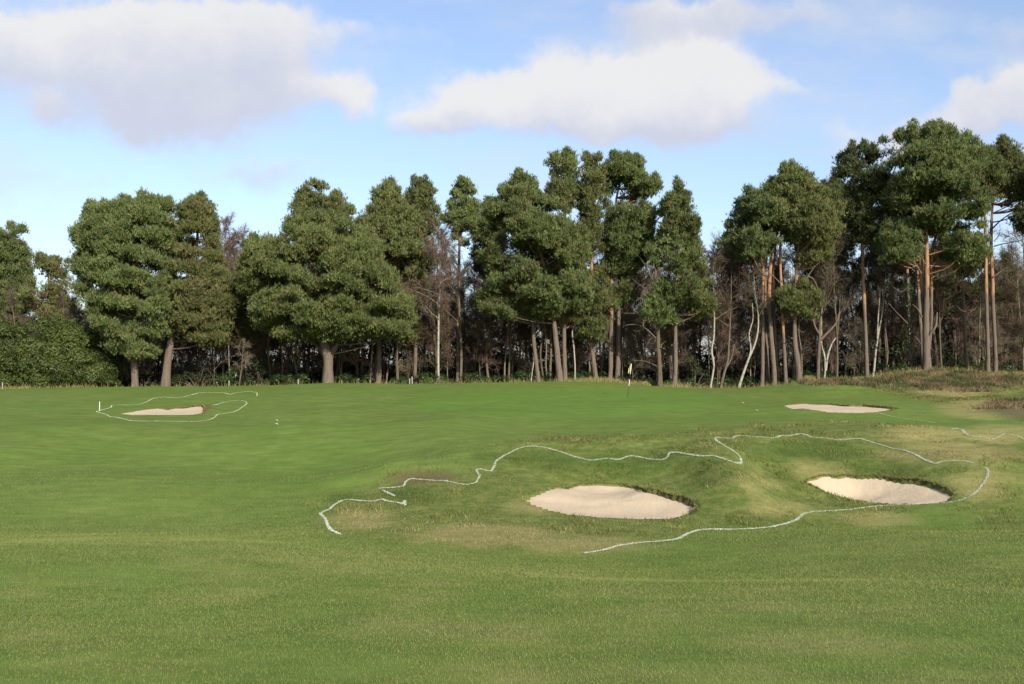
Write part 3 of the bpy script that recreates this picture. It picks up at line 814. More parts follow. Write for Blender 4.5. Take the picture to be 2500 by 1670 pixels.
def pine(name, label, d, stems, crowns, mat=None, bark=None, cat='pine tree', group='pines along the edge of the wood', stubs=(), limb=1.0, colour_h=(5, 10), per=165, brown=.07, tint=None, nl=.26, nw=.050):
    """stems: list of traced trunks; crowns: list of dicts(poly, r, thick, flat, dens)"""
    if tint is None: tint = rng.uniform(.26, .48)
    paths = [world_path(s, d, (i * .5)) for i, s in enumerate(stems)]
    base = paths[0][0][0].copy()
    t = thing(name, base, label, cat, group)
    mb = MB()
    fine = []
    for P3, rad in paths:
        L = len(P3)
        pr = smooth_path(np.hstack([P3, rad[:, None]]), 26)
        pp, rr = pr[:, :3] - base, pr[:, 3].copy()
        rr[:2] *= np.array([1.12, 1.03])
        pp = np.vstack([pp[0] + np.array([0, 0, -.3]), pp]); rr = np.concatenate([[rr[0] * 1.1], rr])
        h = pp[:, 2]
        mb.tube(pp, rr, 10, sstep(*colour_h, h), lump=.07)
        fine.append((pp, rr))
    allv, allt = [], []
    for c in crowns:
        pw = np.array([at_depth(a, b, d) for a, b in c['poly']])[:, [0, 2]]
        r = c.get('r', 1.0); thick = c.get('thick', 2.5); flat = c.get('flat', .6)
        pts, rs = fill_crown(resample(pw, 60), d + c.get('off', 0), r, thick, flat, c.get('dens', 1.0), c.get('gaps', 1.0))
        if not len(pts): continue
        pts = pts - base
        tn = np.clip(tint + rng.normal(0, .13, len(pts)), 0, 1)
        v, tt = needles(pts, rs, flat, tn, c.get('per', per), 5, nl, nw, c.get('brown', brown))
        allv.append(v); allt.append(tt)
        big = np.where(rs > np.median(rs))[0]
        for q in pts[rng.permutation(big)[:int(90 * limb)]]:
            # limb from the nearest stem, leaving it lower than the clump
            best = min(fine, key=lambda f: np.min(np.linalg.norm(f[0][:, :2] - q[:2], axis=1)))
            pp, rr = best
            hd = np.linalg.norm(pp[:, :2] - q[:2], axis=1).min()
            zt = np.clip(q[2] - hd * rng.uniform(.15, .55), pp[0, 2] + 2.2, pp[-1, 2])
            i = int(np.argmin(np.abs(pp[:, 2] - zt)))
            s = pp[i]
            mid = (s + q) / 2 + np.array([*rng.normal(0, .12, 2), -.1 * hd + rng.normal(0, .1)])
            r0 = min(rr[i] * .6, .025 + .012 * hd + .01 * rng.random())
            mb.tube(smooth_path([s, mid, q], 6), np.linspace(r0, .015, 6), 5, float(sstep(*colour_h, (s[2] + 1.5))), cap=False)
    for (pts, w0) in stubs:      # traced dead branches
        q = np.array([at_depth(a, b, d - .3) for a, b in pts]) - base
        q[:, 1] += rng.normal(0, .15, len(q))
        r0 = w0 / FPX * d / 2 * .8
        mb.tube(smooth_path(q, 9), np.linspace(r0, r0 * .35, 9), 6, .1)
    obj("trunk", mb.mesh("trunk", bark or M_BARK), t)
    if allv:
        tri_obj("crown", np.concatenate(allv), np.concatenate(allt), mat or M_PINE, t)
    return t

def bare_mesh(H, r0, seed, path=None, rad=None, spread=.34, nprim=16, start=.28, twig=1.0, upb=.75, wob=.03, bark=None, tw=None, droop=0.0, sides=8):
    """leafless tree: trunk with limbs, and a crown of branchlets and twigs; local coordinates"""
    g = np.random.default_rng(seed)
    if path is None:
        k = 7; path = np.zeros((k, 3)); path[:, 2] = np.linspace(-.3, H, k)
        path[1:, :2] = np.cumsum(g.normal(0, wob * H / k * 2, (k - 1, 2)), 0); rad = np.linspace(r0, r0 * .12, k)
    pr = smooth_path(np.hstack([path, rad[:, None]]), 22); pp, rr = pr[:, :3], pr[:, 3]
    H = pp[-1, 2]
    tb, cb = MB(), MB()
    tb.tube(pp, rr, sides, sstep(3, 9, pp[:, 2]), lump=.05)
    tv = []
    for b in range(nprim):
        f = start + (1 - start) * (b + g.random()) / nprim
        s = np.array([np.interp(f * H, pp[:, 2], pp[:, q]) for q in range(3)]); rs = np.interp(f * H, pp[:, 2], rr)
        az = g.random() * 2 * np.pi; el = g.uniform(.35, 1.0) * upb + .25
        L = H * spread * (1.15 - .75 * f) * g.uniform(.7, 1.25)
        d0 = np.array([math.cos(az) * math.cos(el), math.sin(az) * math.cos(el), math.sin(el)])
        q = [s]
        for k in range(4):
            d0 = unit(d0 + g.normal(0, .16, 3) + np.array([0, 0, .06 - droop * .1])); q.append(q[-1] + d0 * L / 4)
        q = np.array(q)
        tb.tube(smooth_path(q, 8), np.linspace(min(rs * .6, .02 + L * .012), .012, 8), 5, .5, cap=False)
        for k in range(7):
            a = g.uniform(.2, 1.0); s2 = np.array([np.interp(a * 4, range(5), q[:, z]) for z in range(3)])
            L2 = L * .5 * g.uniform(.5, 1.2)
            d2 = unit(unit(q[-1] - q[0]) + g.normal(0, .55, 3) + np.array([0, 0, .12 - droop * .3]))
            e2 = s2 + d2 * L2; m2 = (s2 + e2) / 2 + g.normal(0, .06 * L2, 3)
            cb.tube(np.array([s2, m2, e2]), np.array([.016, .011, .006]), 3, .5, cap=False)
            n = int(16 * twig)
            a3 = g.uniform(.1, 1.0, n)[:, None]; s3 = s2 * (1 - a3) + e2 * a3
            d3 = unit(d2 + g.normal(0, .6, (n, 3)) + np.array([0, 0, .1 - droop]))
            L3 = L2 * .55 * g.uniform(.4, 1.2, (n, 1)) + .15
            sd_ = unit(np.cross(d3, g.normal(size=(n, 3)))) * .0115
            e3 = s3 + d3 * L3 + np.array([0, 0, -droop * .15]) * L3
            tv.append(np.stack([s3 - sd_, s3 + sd_, e3], 1).reshape(-1, 3))
            # side twigs
            n4 = n * 2; idx = g.integers(0, n, n4); a4 = g.uniform(.2, .9, (n4, 1))
            s4 = s3[idx] * (1 - a4) + e3[idx] * a4
            d4 = unit(d3[idx] + g.normal(0, .6, (n4, 3)) + np.array([0, 0, -droop]))
            sd4 = unit(np.cross(d4, g.normal(size=(n4, 3)))) * .0085
            tv.append(np.stack([s4 - sd4, s4 + sd4, s4 + d4 * L3[idx] * .55], 1).reshape(-1, 3))
    cb.tris(np.concatenate(tv), .5)
    return tb.mesh("trunk", bark or M_BARKD), cb.mesh("crown", tw or M_TWIG, smooth=False)

def place_bare(name, label, meshes, x, y, rz=0, sc=1.0, group=None, cat='bare tree'):
    t = thing(name, (x, y, gz(x, y)), label, cat, group, rz)
    t.scale = (sc, sc, sc)
    obj("trunk", meshes[0], t); obj("crown", meshes[1], t)
    return t

def traced_bare(name, label, stem, d, cat, bark, tw, seed, Htot=None, forks=(), group=None, **kw):
    P3, rad = world_path(stem, d); rad = rad * .85
    base = P3[0].copy(); P3 = P3 - base
    P3 = np.vstack([[P3[0, 0], P3[0, 1], -.3], P3]); rad = np.concatenate([[rad[0] * 1.1], rad])
    if Htot and P3[-1, 2] < Htot:
        dv = unit(P3[-1] - P3[-2]); up = np.array([dv[0] * .5, 0, 1.0])
        P3 = np.vstack([P3, P3[-1] + up * (Htot - P3[-1, 2])]); rad = np.concatenate([rad, [rad[-1] * .25]])
    tm, cm = bare_mesh(0, 0, seed, P3, rad, bark=bark, tw=tw, **kw)
    t = thing(name, base, label, cat, group)
    if forks:
        mb = MB()
        for f in forks:
            q = np.array([at_depth(a, b, d) for a, b, _ in f]) - base; q[:, 1] -= .05
            pr = smooth_path(np.hstack([q, np.array([[c / FPX * d / 2] for *_, c in f])]), 10)
            mb.tube(pr[:, :3], pr[:, 3], 6, sstep(3, 9, pr[:, 2]))
        fm = mb.mesh("limb", bark); obj("limb", fm, t)
    obj("trunk", tm, t); obj("crown", cm, t)
    return t

# ---- broad pines on the left
pine("scots_pine", 'broad rounded pine beside the rhododendron, the left of two stout trunks', 80,
     [[(330,948,21),(329,920,18),(328,880,17),(334,820,15),(338,720,12),(335,620,9),(340,540,5)]],
     [dict(poly=[(172,580),(205,545),(215,515),(262,502),(300,488),(345,490),(395,486),(425,500),(432,540),(425,640),(425,720),(418,800),(395,840),(380,868),(330,880),(300,860),(262,850),(240,800),(225,740),(195,690),(185,640),(210,600)], r=1.1, thick=3.8, dens=1.0, gaps=.95)])
pine("scots_pine", 'pointed pine with a stout bark-stripped trunk, right of the broad rounded pine', 81.5,
     [[(404,948,25),(407,910,22),(411,870,20),(425,800,17),(450,720,13),(475,630,9),(485,540,5),(490,492,2)]],
     [dict(poly=[(450,545),(440,520),(478,480),(488,478),(516,496),(522,535),(535,570),(540,640),(575,690),(600,720),(590,760),(560,790),(555,830),(520,850),(470,835),(430,800),(415,740),(420,660),(425,590)], r=1.05, thick=3.2, dens=1.0, brown=.16, gaps=.91)])
pine("scots_pine", 'widest spreading pine with the thickest trunk, dividing low down, on a grassy rise', 80,
     [[(801,940,31),(801,915,28),(801,880,27),(795,850,25),(780,800,18),(772,720,13),(770,640,9),(775,560,5)], [(803,880,20),(815,850,18),(840,810,14),(860,740,10),(868,660,7),(860,600,4)], [(796,880,16),(782,850,14),(745,800,11),(705,740,8),(680,690,4)]],
     [dict(poly=[(588,660),(605,610),(625,582),(660,575),(695,580),(700,550),(722,532),(790,524),(850,530),(895,560),(925,590),(945,640),(965,680),(995,720),(1012,770),(1008,815),(960,830),(890,822),(830,838),(770,838),(700,830),(650,815),(615,780),(625,730),(590,700)], r=1.15, thick=4.6, dens=1.0)])
pine("scots_pine", 'pine whose flat tiered top rises alone above the widest spreading pine', 88,
     [[(792,940,14),(790,760,12),(789,600,9),(788,520,6),(785,462,2)]],
     [dict(poly=[(730,500),(742,465),(775,452),(800,452),(820,468),(832,495),(862,512),(858,540),(820,535),(800,560),(760,555),(722,540),(715,510)], r=.85, thick=2.0, dens=.8, flat=.5), dict(poly=[(720,600),(860,600),(870,700),(700,700)], thick=2.5, dens=.6)])
pine("scots_pine", 'tall pine with twin pointed tops behind the right side of the widest pine', 84,
     [[(924,940,15),(925,880,14),(924,800,12),(926,700,11),(925,560,8),(920,448,2)]],
     [dict(poly=[(915,470),(920,435),(938,460),(955,442),(968,480),(1000,505),(1030,540),(1050,590),(1060,640),(1000,690),(950,690),(900,680),(890,600),(872,545),(885,505),(905,510)], r=1.0, thick=3.0, dens=1.0, brown=.12)])
pine("scots_pine", 'slim orange stemmed pine with an open pointed top, above a pair of grey posts', 85,
     [[(1012,942,12),(1014,880,10),(1017,780,9),(1020,680,8),(1025,560,6),(1030,445,2)]],
     [dict(poly=[(990,480),(1010,458),(1030,438),(1050,470),(1062,510),(1070,540),(1055,570),(1020,565),(1000,530)], r=.8, thick=1.6, dens=.75), dict(poly=[(960,680),(1050,660),(1020,760),(1012,840),(980,850),(950,800)], r=.9, thick=2.0, dens=.7), dict(poly=[(1000,560),(1060,575),(1055,650),(1000,650)], r=.8, thick=1.5, dens=.6, brown=.25)], colour_h=(3, 7))
pine("scots_pine", 'slender pine with a narrow tiered cone of foliage alone between taller clumps', 86,
     [[(1117,940,9),(1118,800,8),(1120,680,8),(1123,560,6),(1128,500,4),(1134,450,1.5)]],
     [dict(poly=[(1120,470),(1130,440),(1150,455),(1150,485),(1175,498),(1168,520),(1172,550),(1160,585),(1130,600),(1095,555),(1080,535),(1098,515),(1105,490)], r=.62, thick=1.3, dens=.9, flat=.42)], colour_h=(3, 7))
# ---- central group
pine("scots_pine", 'large layered pine with a leaning thick trunk, its boughs reaching far to the left', 80,
     [[(1368,936,18),(1363,890,16),(1357,830,14),(1350,770,12),(1335,680,11),(1310,580,8),(1280,500,5),(1262,440,2)]],
     [dict(poly=[(1195,500),(1215,470),(1240,440),(1262,424),(1300,440),(1310,480),(1350,490),(1390,510),(1425,540),(1435,600),(1420,660),(1440,700),(1430,740),(1370,770),(1310,780),(1250,780),(1180,770),(1175,720),(1200,690),(1165,655),(1185,600),(1165,560)], r=1.05, thick=4.0, dens=1.0, flat=.48, brown=.10)],
     stubs=[([(1352,745),(1320,715),(1280,735)], 6), ([(1350,760),(1310,742),(1270,760)], 5)])
pine("scots_pine", 'straight orange stemmed pine touching the foot of the large layered pine', 82,
     [[(1380,936,13),(1378,880,12),(1377,780,10),(1376,650,8),(1380,520,6),(1386,400,2)]],
     [dict(poly=[(1345,400),(1360,392),(1385,378),(1405,400),(1412,440),(1415,490),(1380,515),(1345,500),(1335,470),(1350,440)], r=.85, thick=1.9, dens=.75), dict(poly=[(1340,660),(1430,650),(1460,720),(1440,790),(1370,800)], r=.9, thick=1.8, dens=.7, brown=.14)], colour_h=(3.5, 7.5))
pine("scots_pine", 'dark stemmed pine leaning back behind a thin white birch, under low boughs', 81,
     [[(1315,936,12),(1310,890,11),(1303,830,10),(1300,740,9),(1290,640,6)]],
     [dict(poly=[(1175,710),(1230,690),(1300,690),(1320,730),(1280,760),(1210,770),(1165,750)], r=.85, thick=2.0, dens=.9, flat=.42)])
pine("scots_pine", 'pine with a curved lower trunk and drooping side spray, behind the pale grass', 82,
     [[(1456,936,14),(1449,880,12),(1444,820,11),(1443,720,9),(1446,600,8),(1450,480,5),(1446,395,2)]],
     [dict(poly=[(1425,420),(1440,388),(1458,395),(1470,440),(1465,510),(1460,600),(1430,640),(1420,560),(1412,480)], r=.9, thick=2.0, dens=.85), dict(poly=[(1400,680),(1470,670),(1500,720),(1490,790),(1455,840),(1420,830),(1430,760)], r=.8, thick=1.6, dens=.65)])
pine("scots_pine", 'tallest pine of the central group, sunlit orange stem left of its darker neighbour', 83,
     [[(1489,937,13),(1491,880,12),(1492,780,11),(1494,650,10),(1500,520,7),(1522,400,2)]],
     [dict(poly=[(1470,430),(1480,395),(1500,382),(1520,400),(1528,378),(1550,385),(1570,415),(1592,440),(1610,445),(1600,475),(1580,490),(1600,540),(1590,600),(1570,640),(1500,650),(1465,600),(1470,520)], r=1.0, thick=3.0, dens=.9), dict(poly=[(1450,650),(1540,650),(1550,720),(1470,740)], r=.9, thick=1.8, dens=.6, brown=.14)], colour_h=(4, 7.5))
pine("scots_pine", 'darker stemmed pine standing close behind the yellow flag', 83.5,
     [[(1506,936,15),(1509,880,13),(1510,800,11),(1512,700,10),(1525,580,7),(1550,470,3)]],
     [dict(poly=[(1490,540),(1570,530),(1600,590),(1590,640),(1540,670),(1480,660)], r=.95, thick=2.2, dens=.8), dict(poly=[(1480,690),(1540,680),(1545,735),(1490,745)], r=.8, thick=1.4, dens=.6)], colour_h=(8, 13))
pine("scots_pine", 'greenish mossy trunked pine with long bare dead boughs reaching to the left', 79.5,
     [[(1611,948,15),(1610,900,13),(1607,840,11),(1605,780,10),(1600,700,8),(1605,600,6),(1620,540,3)]],
     [dict(poly=[(1555,745),(1580,735),(1605,700),(1640,740),(1650,780),(1610,790),(1570,770)], r=.8, thick=1.4, dens=.9), dict(poly=[(1580,610),(1640,560),(1650,620),(1600,650)], r=.8, thick=1.4, dens=.6)], bark=M_BARKG,
     stubs=[([(1600,826),(1575,800),(1548,792),(1525,795)], 6), ([(1600,760),(1560,765),(1520,764)], 4), ([(1600,700),(1570,640),(1550,620),(1535,600)], 4), ([(1605,720),(1570,700),(1545,680)], 4), ([(1613,850),(1618,838),(1625,834)], 6), ([(1605,895),(1575,882),(1545,880)], 4), ([(1575,800),(1560,808),(1545,806)], 3)])
pine("scots_pine", 'straight pine with tall narrow crown, just right of the mossy trunked pine', 79.5,
     [[(1647,949,14),(1649,900,12),(1649,830,11),(1649,780,9),(1650,700,8),(1652,600,7),(1655,500,4),(1658,460,2)]],
     [dict(poly=[(1618,500),(1612,480),(1640,478),(1655,450),(1675,470),(1680,505),(1700,540),(1702,590),(1712,640),(1735,690),(1745,760),(1715,790),(1670,790),(1640,770),(1620,720),(1615,640),(1600,590),(1612,545)], r=.95, thick=2.6, dens=.85)], colour_h=(5.5, 8.5), stubs=[([(1650,792),(1662,786),(1672,784)], 5)])
# ---- right hand group
pine("scots_pine", 'leftmost tall stem of the close row of pine trunks by the leaning birch', 81,
     [[(1861,948,11),(1862,860,10),(1863,760,9),(1862,640,8),(1850,540,5)], [(1874,948,10),(1872,860,9),(1868,780,8),(1868,660,6)]],
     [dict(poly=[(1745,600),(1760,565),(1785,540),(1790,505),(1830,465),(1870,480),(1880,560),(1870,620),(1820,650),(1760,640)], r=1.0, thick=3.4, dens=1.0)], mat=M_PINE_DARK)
pine("scots_pine", 'thick ridged pine trunk in the close row, with a thin second stem against it', 80.5,
     [[(1891,946,15),(1888,880,13),(1881,800,12),(1878,700,10),(1885,600,7),(1890,500,3)], [(1897,945,8),(1894,860,8),(1889,760,7),(1886,660,6)]],
     [dict(poly=[(1830,500),(1840,460),(1868,440),(1905,440),(1930,480),(1930,560),(1900,610),(1850,610),(1815,560)], r=1.0, thick=3.0, dens=1.0)])
pine("scots_pine", 'knobbly orange pine with short stubs, between the close row and thick bent pine', 80,
     [[(1919,942,11),(1916,880,9),(1912,800,8),(1909,720,8),(1905,640,7),(1908,540,5),(1915,440,2)]],
     [dict(poly=[(1890,450),(1905,425),(1925,408),(1950,425),(1970,440),(1960,480),(1920,500),(1890,490)], r=.85, thick=2.4, dens=.85)], colour_h=(3, 6),
     stubs=[([(1905,690),(1885,672),(1862,655)], 4), ([(1912,698),(1925,694),(1932,696)], 4), ([(1912,682),(1922,680),(1927,676)], 3), ([(1910,778),(1900,772)], 5), ([(1914,780),(1917,772)], 5), ([(1913,760),(1917,748)], 3)])
pine("scots_pine", 'thick bent pine trunk with a leafy low spray, beside the clump of straw grass', 79.5,
     [[(1952,938,17),(1948,890,15),(1941,840,13),(1940,800,11),(1943,740,10),(1944,680,9),(1950,600,7),(1960,500,4)]],
     [dict(poly=[(1920,500),(1940,450),(1990,455),(2035,470),(2045,530),(2040,580),(2020,610),(1970,610),(1930,600),(1905,550)], r=1.05, thick=3.2, dens=1.0), dict(poly=[(1895,720),(1930,700),(1975,700),(2000,740),(1985,775),(1950,765),(1900,745)], r=.75, thick=1.6, dens=.85), dict(poly=[(1940,610),(2020,605),(2010,640),(1950,650)], r=.7, thick=1.4, dens=.6)], colour_h=(7, 10),
     stubs=[([(1945,700),(1962,682),(1975,676),(1990,690),(2000,715),(2005,730)], 6), ([(1970,676),(1985,655),(1990,648)], 4), ([(1948,805),(1960,812)], 3), ([(1938,826),(1928,825)], 5)])
pine("scots_pine", 'dark pine filling the gap behind the thick bent pine', 90,
     [[(2030,938,12),(2028,800,11),(2025,650,9),(2020,500,4)]],
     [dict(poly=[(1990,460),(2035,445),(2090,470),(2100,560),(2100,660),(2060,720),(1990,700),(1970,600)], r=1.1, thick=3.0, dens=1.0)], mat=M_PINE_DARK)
pine("scots_pine", 'very tall slim orange pine left of the many stemmed giant', 80,
     [[(2117,936,11),(2115,860,10),(2111,760,9),(2107,660,8),(2104,540,7),(2102,440,4),(2095,375,2)]],
     [dict(poly=[(2035,415),(2060,392),(2065,370),(2100,362),(2115,375),(2140,390),(2150,420),(2145,470),(2120,520),(2090,520),(2075,470),(2055,440)], r=.85, thick=2.2, dens=.75), dict(poly=[(2060,500),(2140,520),(2150,600),(2090,590)], r=.85, thick=1.8, dens=.6)], colour_h=(4, 8), mat=M_PINE_DARK,
     stubs=[([(2105,640),(2095,635),(2085,632)], 3)])
pine("scots_pine", 'many stemmed giant pine on the heather mound with a huge high crown', 77.5,
     [[(2263,912,22),(2262,860,19),(2261,780,17),(2263,700,13),(2262,600,10),(2260,500,8),(2262,400,5),(2268,322,2)], [(2258,790,10),(2250,680,10),(2246,600,9),(2243,540,8),(2225,440,6),(2215,340,2)],
      [(2266,870,8),(2273,800,8),(2274,700,8),(2275,620,8),(2288,570,7),(2320,500,5),(2340,420,3)], [(2254,910,9),(2250,830,9),(2244,740,8),(2240,650,7),(2236,580,6)]],
     [dict(poly=[(2155,350),(2160,335),(2190,335),(2200,318),(2225,322),(2240,345),(2250,312),(2280,310),(2305,330),(2320,350),(2345,340),(2375,355),(2390,390),(2390,440),(2400,490),(2390,560),(2370,585),(2320,560),(2270,570),(2230,555),(2190,540),(2160,500),(2165,450),(2150,410)], r=1.1, thick=4.4, dens=.95), dict(poly=[(2160,560),(2220,545),(2235,600),(2220,640),(2160,640),(2145,600)], r=.9, thick=2.0, dens=.9), dict(poly=[(2300,570),(2390,580),(2395,620),(2340,650),(2300,620)], r=.9, thick=2.4, dens=.8)], colour_h=(5, 8), limb=.35, brown=.10,
     stubs=[([(2250,668),(2235,640),(2228,620),(2222,617)], 5), ([(2250,775),(2240,758),(2228,742)], 6), ([(2248,840),(2240,832),(2236,818)], 3), ([(2272,815),(2282,795),(2290,762)], 9), ([(2274,680),(2285,672),(2288,660)], 4), ([(2272,655),(2285,640),(2290,632)], 4), ([(2280,705),(2268,700)], 4)])
pine("scots_pine", 'left one of two slim pine stems at the far right on the mound', 78,
     [[(2412,924,11),(2412,860,10),(2409,760,9),(2407,660,9),(2406,560,8),(2403,470,6),(2410,400,2)]],
     [dict(poly=[(2370,440),(2390,390),(2410,370),(2425,385),(2430,440),(2440,490),(2400,500),(2380,480)], r=.9, thick=2.4, dens=.85)], colour_h=(5, 8), mat=M_PINE)
pine("scots_pine", 'right one of two slim pine stems at the far right, with bare side boughs', 78.5,
     [[(2431,925,11),(2430,860,10),(2425,760,9),(2423,680,9),(2420,600,8),(2422,520,6),(2428,440,4),(2436,370,2)]],
     [dict(poly=[(2415,390),(2420,365),(2440,352),(2460,370),(2475,395),(2500,420),(2520,450),(2500,470),(2450,470),(2420,450)], r=.9, thick=2.4, dens=.9), dict(poly=[(2450,480),(2520,470),(2520,510),(2470,505)], r=.7, thick=1.5, dens=.6)], colour_h=(5, 8),
     stubs=[([(2422,560),(2440,540),(2470,520),(2500,505)], 5), ([(2424,602),(2450,595),(2480,590),(2510,580)], 4), ([(2426,676),(2445,662),(2465,648)], 4), ([(2425,590),(2438,570),(2442,545)], 2.5)])
pine("scots_pine", 'pine cut by the right edge, dark boughs reaching in against the sky', 76,
     [[(2585,925,14),(2580,760,12),(2575,560,9),(2570,430,4)]],
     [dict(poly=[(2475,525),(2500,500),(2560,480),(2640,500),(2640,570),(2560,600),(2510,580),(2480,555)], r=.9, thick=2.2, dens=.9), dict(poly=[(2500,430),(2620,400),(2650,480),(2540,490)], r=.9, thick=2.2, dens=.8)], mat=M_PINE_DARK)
pine("scots_pine", 'grey stemmed younger pine under the right side of the giant crown', 80,
     [[(2362,916,10),(2358,860,9),(2354,780,8),(2350,690,6),(2346,620,4),(2345,570,2)]],
     [dict(poly=[(2310,600),(2345,570),(2380,590),(2395,630),(2360,660),(2315,640)], r=.8, thick=1.8, dens=.8)], bark=M_BARKG, stubs=[([(2357,762),(2345,758),(2332,746)], 3), ([(2356,760),(2372,758),(2386,748),(2390,735)], 3), ([(2359,845),(2380,845),(2395,852)], 2.5)])
iv = pine("scots_pine", 'pine trunk wrapped in dark ivy, just left of the many stemmed giant', 79,
     [[(2226,918,10),(2222,860,9),(2220,780,9),(2217,700,8),(2214,640,7),(2212,560,4)]],
     [dict(poly=[(2170,580),(2205,560),(2240,580),(2230,640),(2180,640)], r=.8, thick=1.8, dens=.7)], mat=M_PINE_DARK, colour_h=(7, 9), stubs=[([(2218,645),(2205,635),(2195,628)], 3), ([(2218,790),(2200,775),(2180,752),(2172,742)], 3.5), ([(2217,700),(2200,712),(2180,700)], 3)])

def leafcloud(centres, radii, per, size, flat=.8, tint=.35, zmin=-.9, jit=.35, sq=.45):
    ov, ot = [], []
    for c, r in zip(centres, radii):
        n = int(per * r * r); d = unit(rng.normal(size=(n, 3))); d[:, 2] = np.where(d[:, 2] < zmin, -d[:, 2], d[:, 2])
        bumps = unit(rng.normal(size=(7, 3))); bn = (np.maximum(d @ bumps.T, 0) ** 4).max(1)
        p = c + d * (r * (.72 + .3 * bn) * (.8 + .22 * rng.random(n)))[:, None] * np.array([1, 1, flat])
        nrm = unit(d + np.array([0, 0, .5]) + rng.normal(0, jit, (n, 3)))
        e1 = unit(np.cross(nrm, rng.normal(size=(n, 3)))); e2 = np.cross(nrm, e1)
        s = size * (.6 + .8 * rng.random((n, 1)))
        a, b_, c_, d_ = p - e1 * s, p + e2 * s * sq, p + e1 * s, p - e2 * s * sq
        ov.append(np.stack([a, b_, c_, a, c_, d_], 1).reshape(-1, 3))
        ot.append(np.repeat(np.clip(tint + rng.normal(0, .16) + rng.normal(0, .24, n), 0, 1.1), 6))
    return np.concatenate(ov).astype(np.float32), np.concatenate(ot)

# ivy on the wrapped trunk
vb = world_path([(2226,918,10),(2222,860,9),(2220,780,9),(2217,700,8)], 79)[0] - np.array(iv.location)
cs = smooth_path(vb, 16) + rng.normal(0, .12, (16, 3))
v_, t_ = leafcloud(cs, rng.uniform(.32, .6, 16), 420, .09, 1.2, .3)
tri_obj("ivy", v_, t_, M_IVY, iv)

# ---- further pines behind (seen between and above)
def back_pine(label, d, x, top, poly, **kw):
    return pine("scots_pine", label, d, [[(x,940,10),(x,800,9),(x,(top+700)/2,7),(x,top+8,2)]], [dict(poly=poly, r=1.1, thick=3.0, dens=kw.pop('dens', .9), **{k: kw.pop(k) for k in ('flat', 'gaps') if k in kw})], mat=kw.pop('mat', M_PINE), group='pines deeper in the wood', **kw)
back_pine('pine cut by the left edge, rising behind the rhododendron', 92, 15, 545, [(-60,560),(10,548),(40,550),(58,575),(70,600),(75,650),(65,720),(60,800),(-60,820)], gaps=.88)
back_pine('olive brown young pine between the left edge pine and the broad rounded pine', 90, 120, 620, [(75,680),(90,640),(125,618),(150,640),(165,700),(180,780),(170,840),(60,840),(60,740)], brown=.3)
back_pine('pine behind the left shoulder of the large layered pine', 92, 1200, 480, [(1170,520),(1200,478),(1230,520),(1230,620),(1190,690),(1150,640),(1150,570)])
back_pine('pine far back behind the two bare slim stems at the right', 96, 2455, 610, [(2430,690),(2445,620),(2470,650),(2500,690),(2540,740),(2540,860),(2440,860),(2425,780)])
back_pine('dark pine behind the left side of the many stemmed giant', 90, 2180, 430, [(2120,470),(2180,430),(2240,470),(2250,580),(2200,700),(2130,690),(2110,580)], mat=M_PINE_DARK)
back_pine('dark pine behind the right side of the many stemmed giant', 92, 2330, 560, [(2270,620),(2330,560),(2390,620),(2420,700),(2400,790),(2300,780),(2260,700)], mat=M_PINE_DARK)
back_pine('dark pine behind the close row of trunks', 92, 1800, 560, [(1740,640),(1770,580),(1830,560),(1870,600),(1860,680),(1800,690)], mat=M_PINE_DARK)
back_pine('low dark pine under the right boughs of the pointed pine', 88, 620, 640, [(560,720),(600,680),(650,700),(690,760),(700,830),(640,870),(570,840)], mat=M_PINE)

# ---- bare trees one can tell apart
K = dict(nprim=14, twig=.9)
traced_bare("birch", 'straight bright white birch alone in the gap left of the large layered pine', [(1071,938,8),(1070,880,7.5),(1071,780,6.5),(1074,700,4),(1074,640,2.5)], 81, 'birch tree', M_BIRCH, M_TWIGR, 11, 12.5, start=.42, droop=.35, spread=.23, nprim=22, twig=1.3)
traced_bare("birch", 'wavy white birch between the straight narrow pine and the close row of trunks', [(1734,950,7),(1739,920,6),(1743,890,6),(1737,855,6),(1742,830,5.5),(1744,780,4.5),(1742,700,3)], 80, 'birch tree', M_BIRCH, M_TWIG, 12, 11, start=.5, droop=.25, spread=.24, **K)
traced_bare("birch", 'birch leaning far to the right with a second thin stem, left of the close row', [(1803,949,10),(1812,920,8),(1826,880,7),(1843,840,6),(1851,800,5),(1850,760,4),(1843,712,3)], 80, 'birch tree', M_BIRCH, M_TWIG, 13, 10, forks=[[(1829,870,4.5),(1833,850,4),(1828,815,3.5),(1838,780,2.5),(1836,740,2)]], start=.55, spread=.24, **K)
traced_bare("birch", 'slim white birch behind the orange stemmed pine, in the central group', [(1403,936,5.5),(1404,900,5),(1401,850,4.5),(1397,810,4),(1402,790,2.5)], 82, 'birch tree', M_BIRCH, M_TWIGG, 14, 9, start=.45, spread=.24, **K)
traced_bare("birch", 'thin crooked white birch beside the dark leaning pine', [(1297,936,3.5),(1299,910,3),(1303,885,3),(1303,862,2.5)], 81, 'birch tree', M_BIRCH, M_TWIGG, 15, 8, start=.5, spread=.22, **K)
traced_bare("birch", 'pair of white birch stems from one foot, behind the forked brown tree', [(2012,934,7),(2014,900,6),(2012,860,5),(2006,845,4),(2006,800,3)], 81, 'birch tree', M_BIRCH, M_TWIGG, 16, 9, forks=[[(2016,905,5),(2020,870,5),(2030,840,4),(2040,825,3)], [(2011,930,4),(2015,890,4),(2010,860,3)]], start=.5, spread=.22, **K)
traced_bare("birch", 'white birch leaning right beside the very tall slim orange pine', [(2131,936,8),(2134,900,7),(2139,850,6),(2147,800,5),(2155,755,3.5)], 81.5, 'birch tree', M_BIRCH, M_TWIGG, 17, 10, forks=[[(2141,840,4),(2143,780,3.5),(2149,700,2.5)]], start=.5, spread=.22, **K)
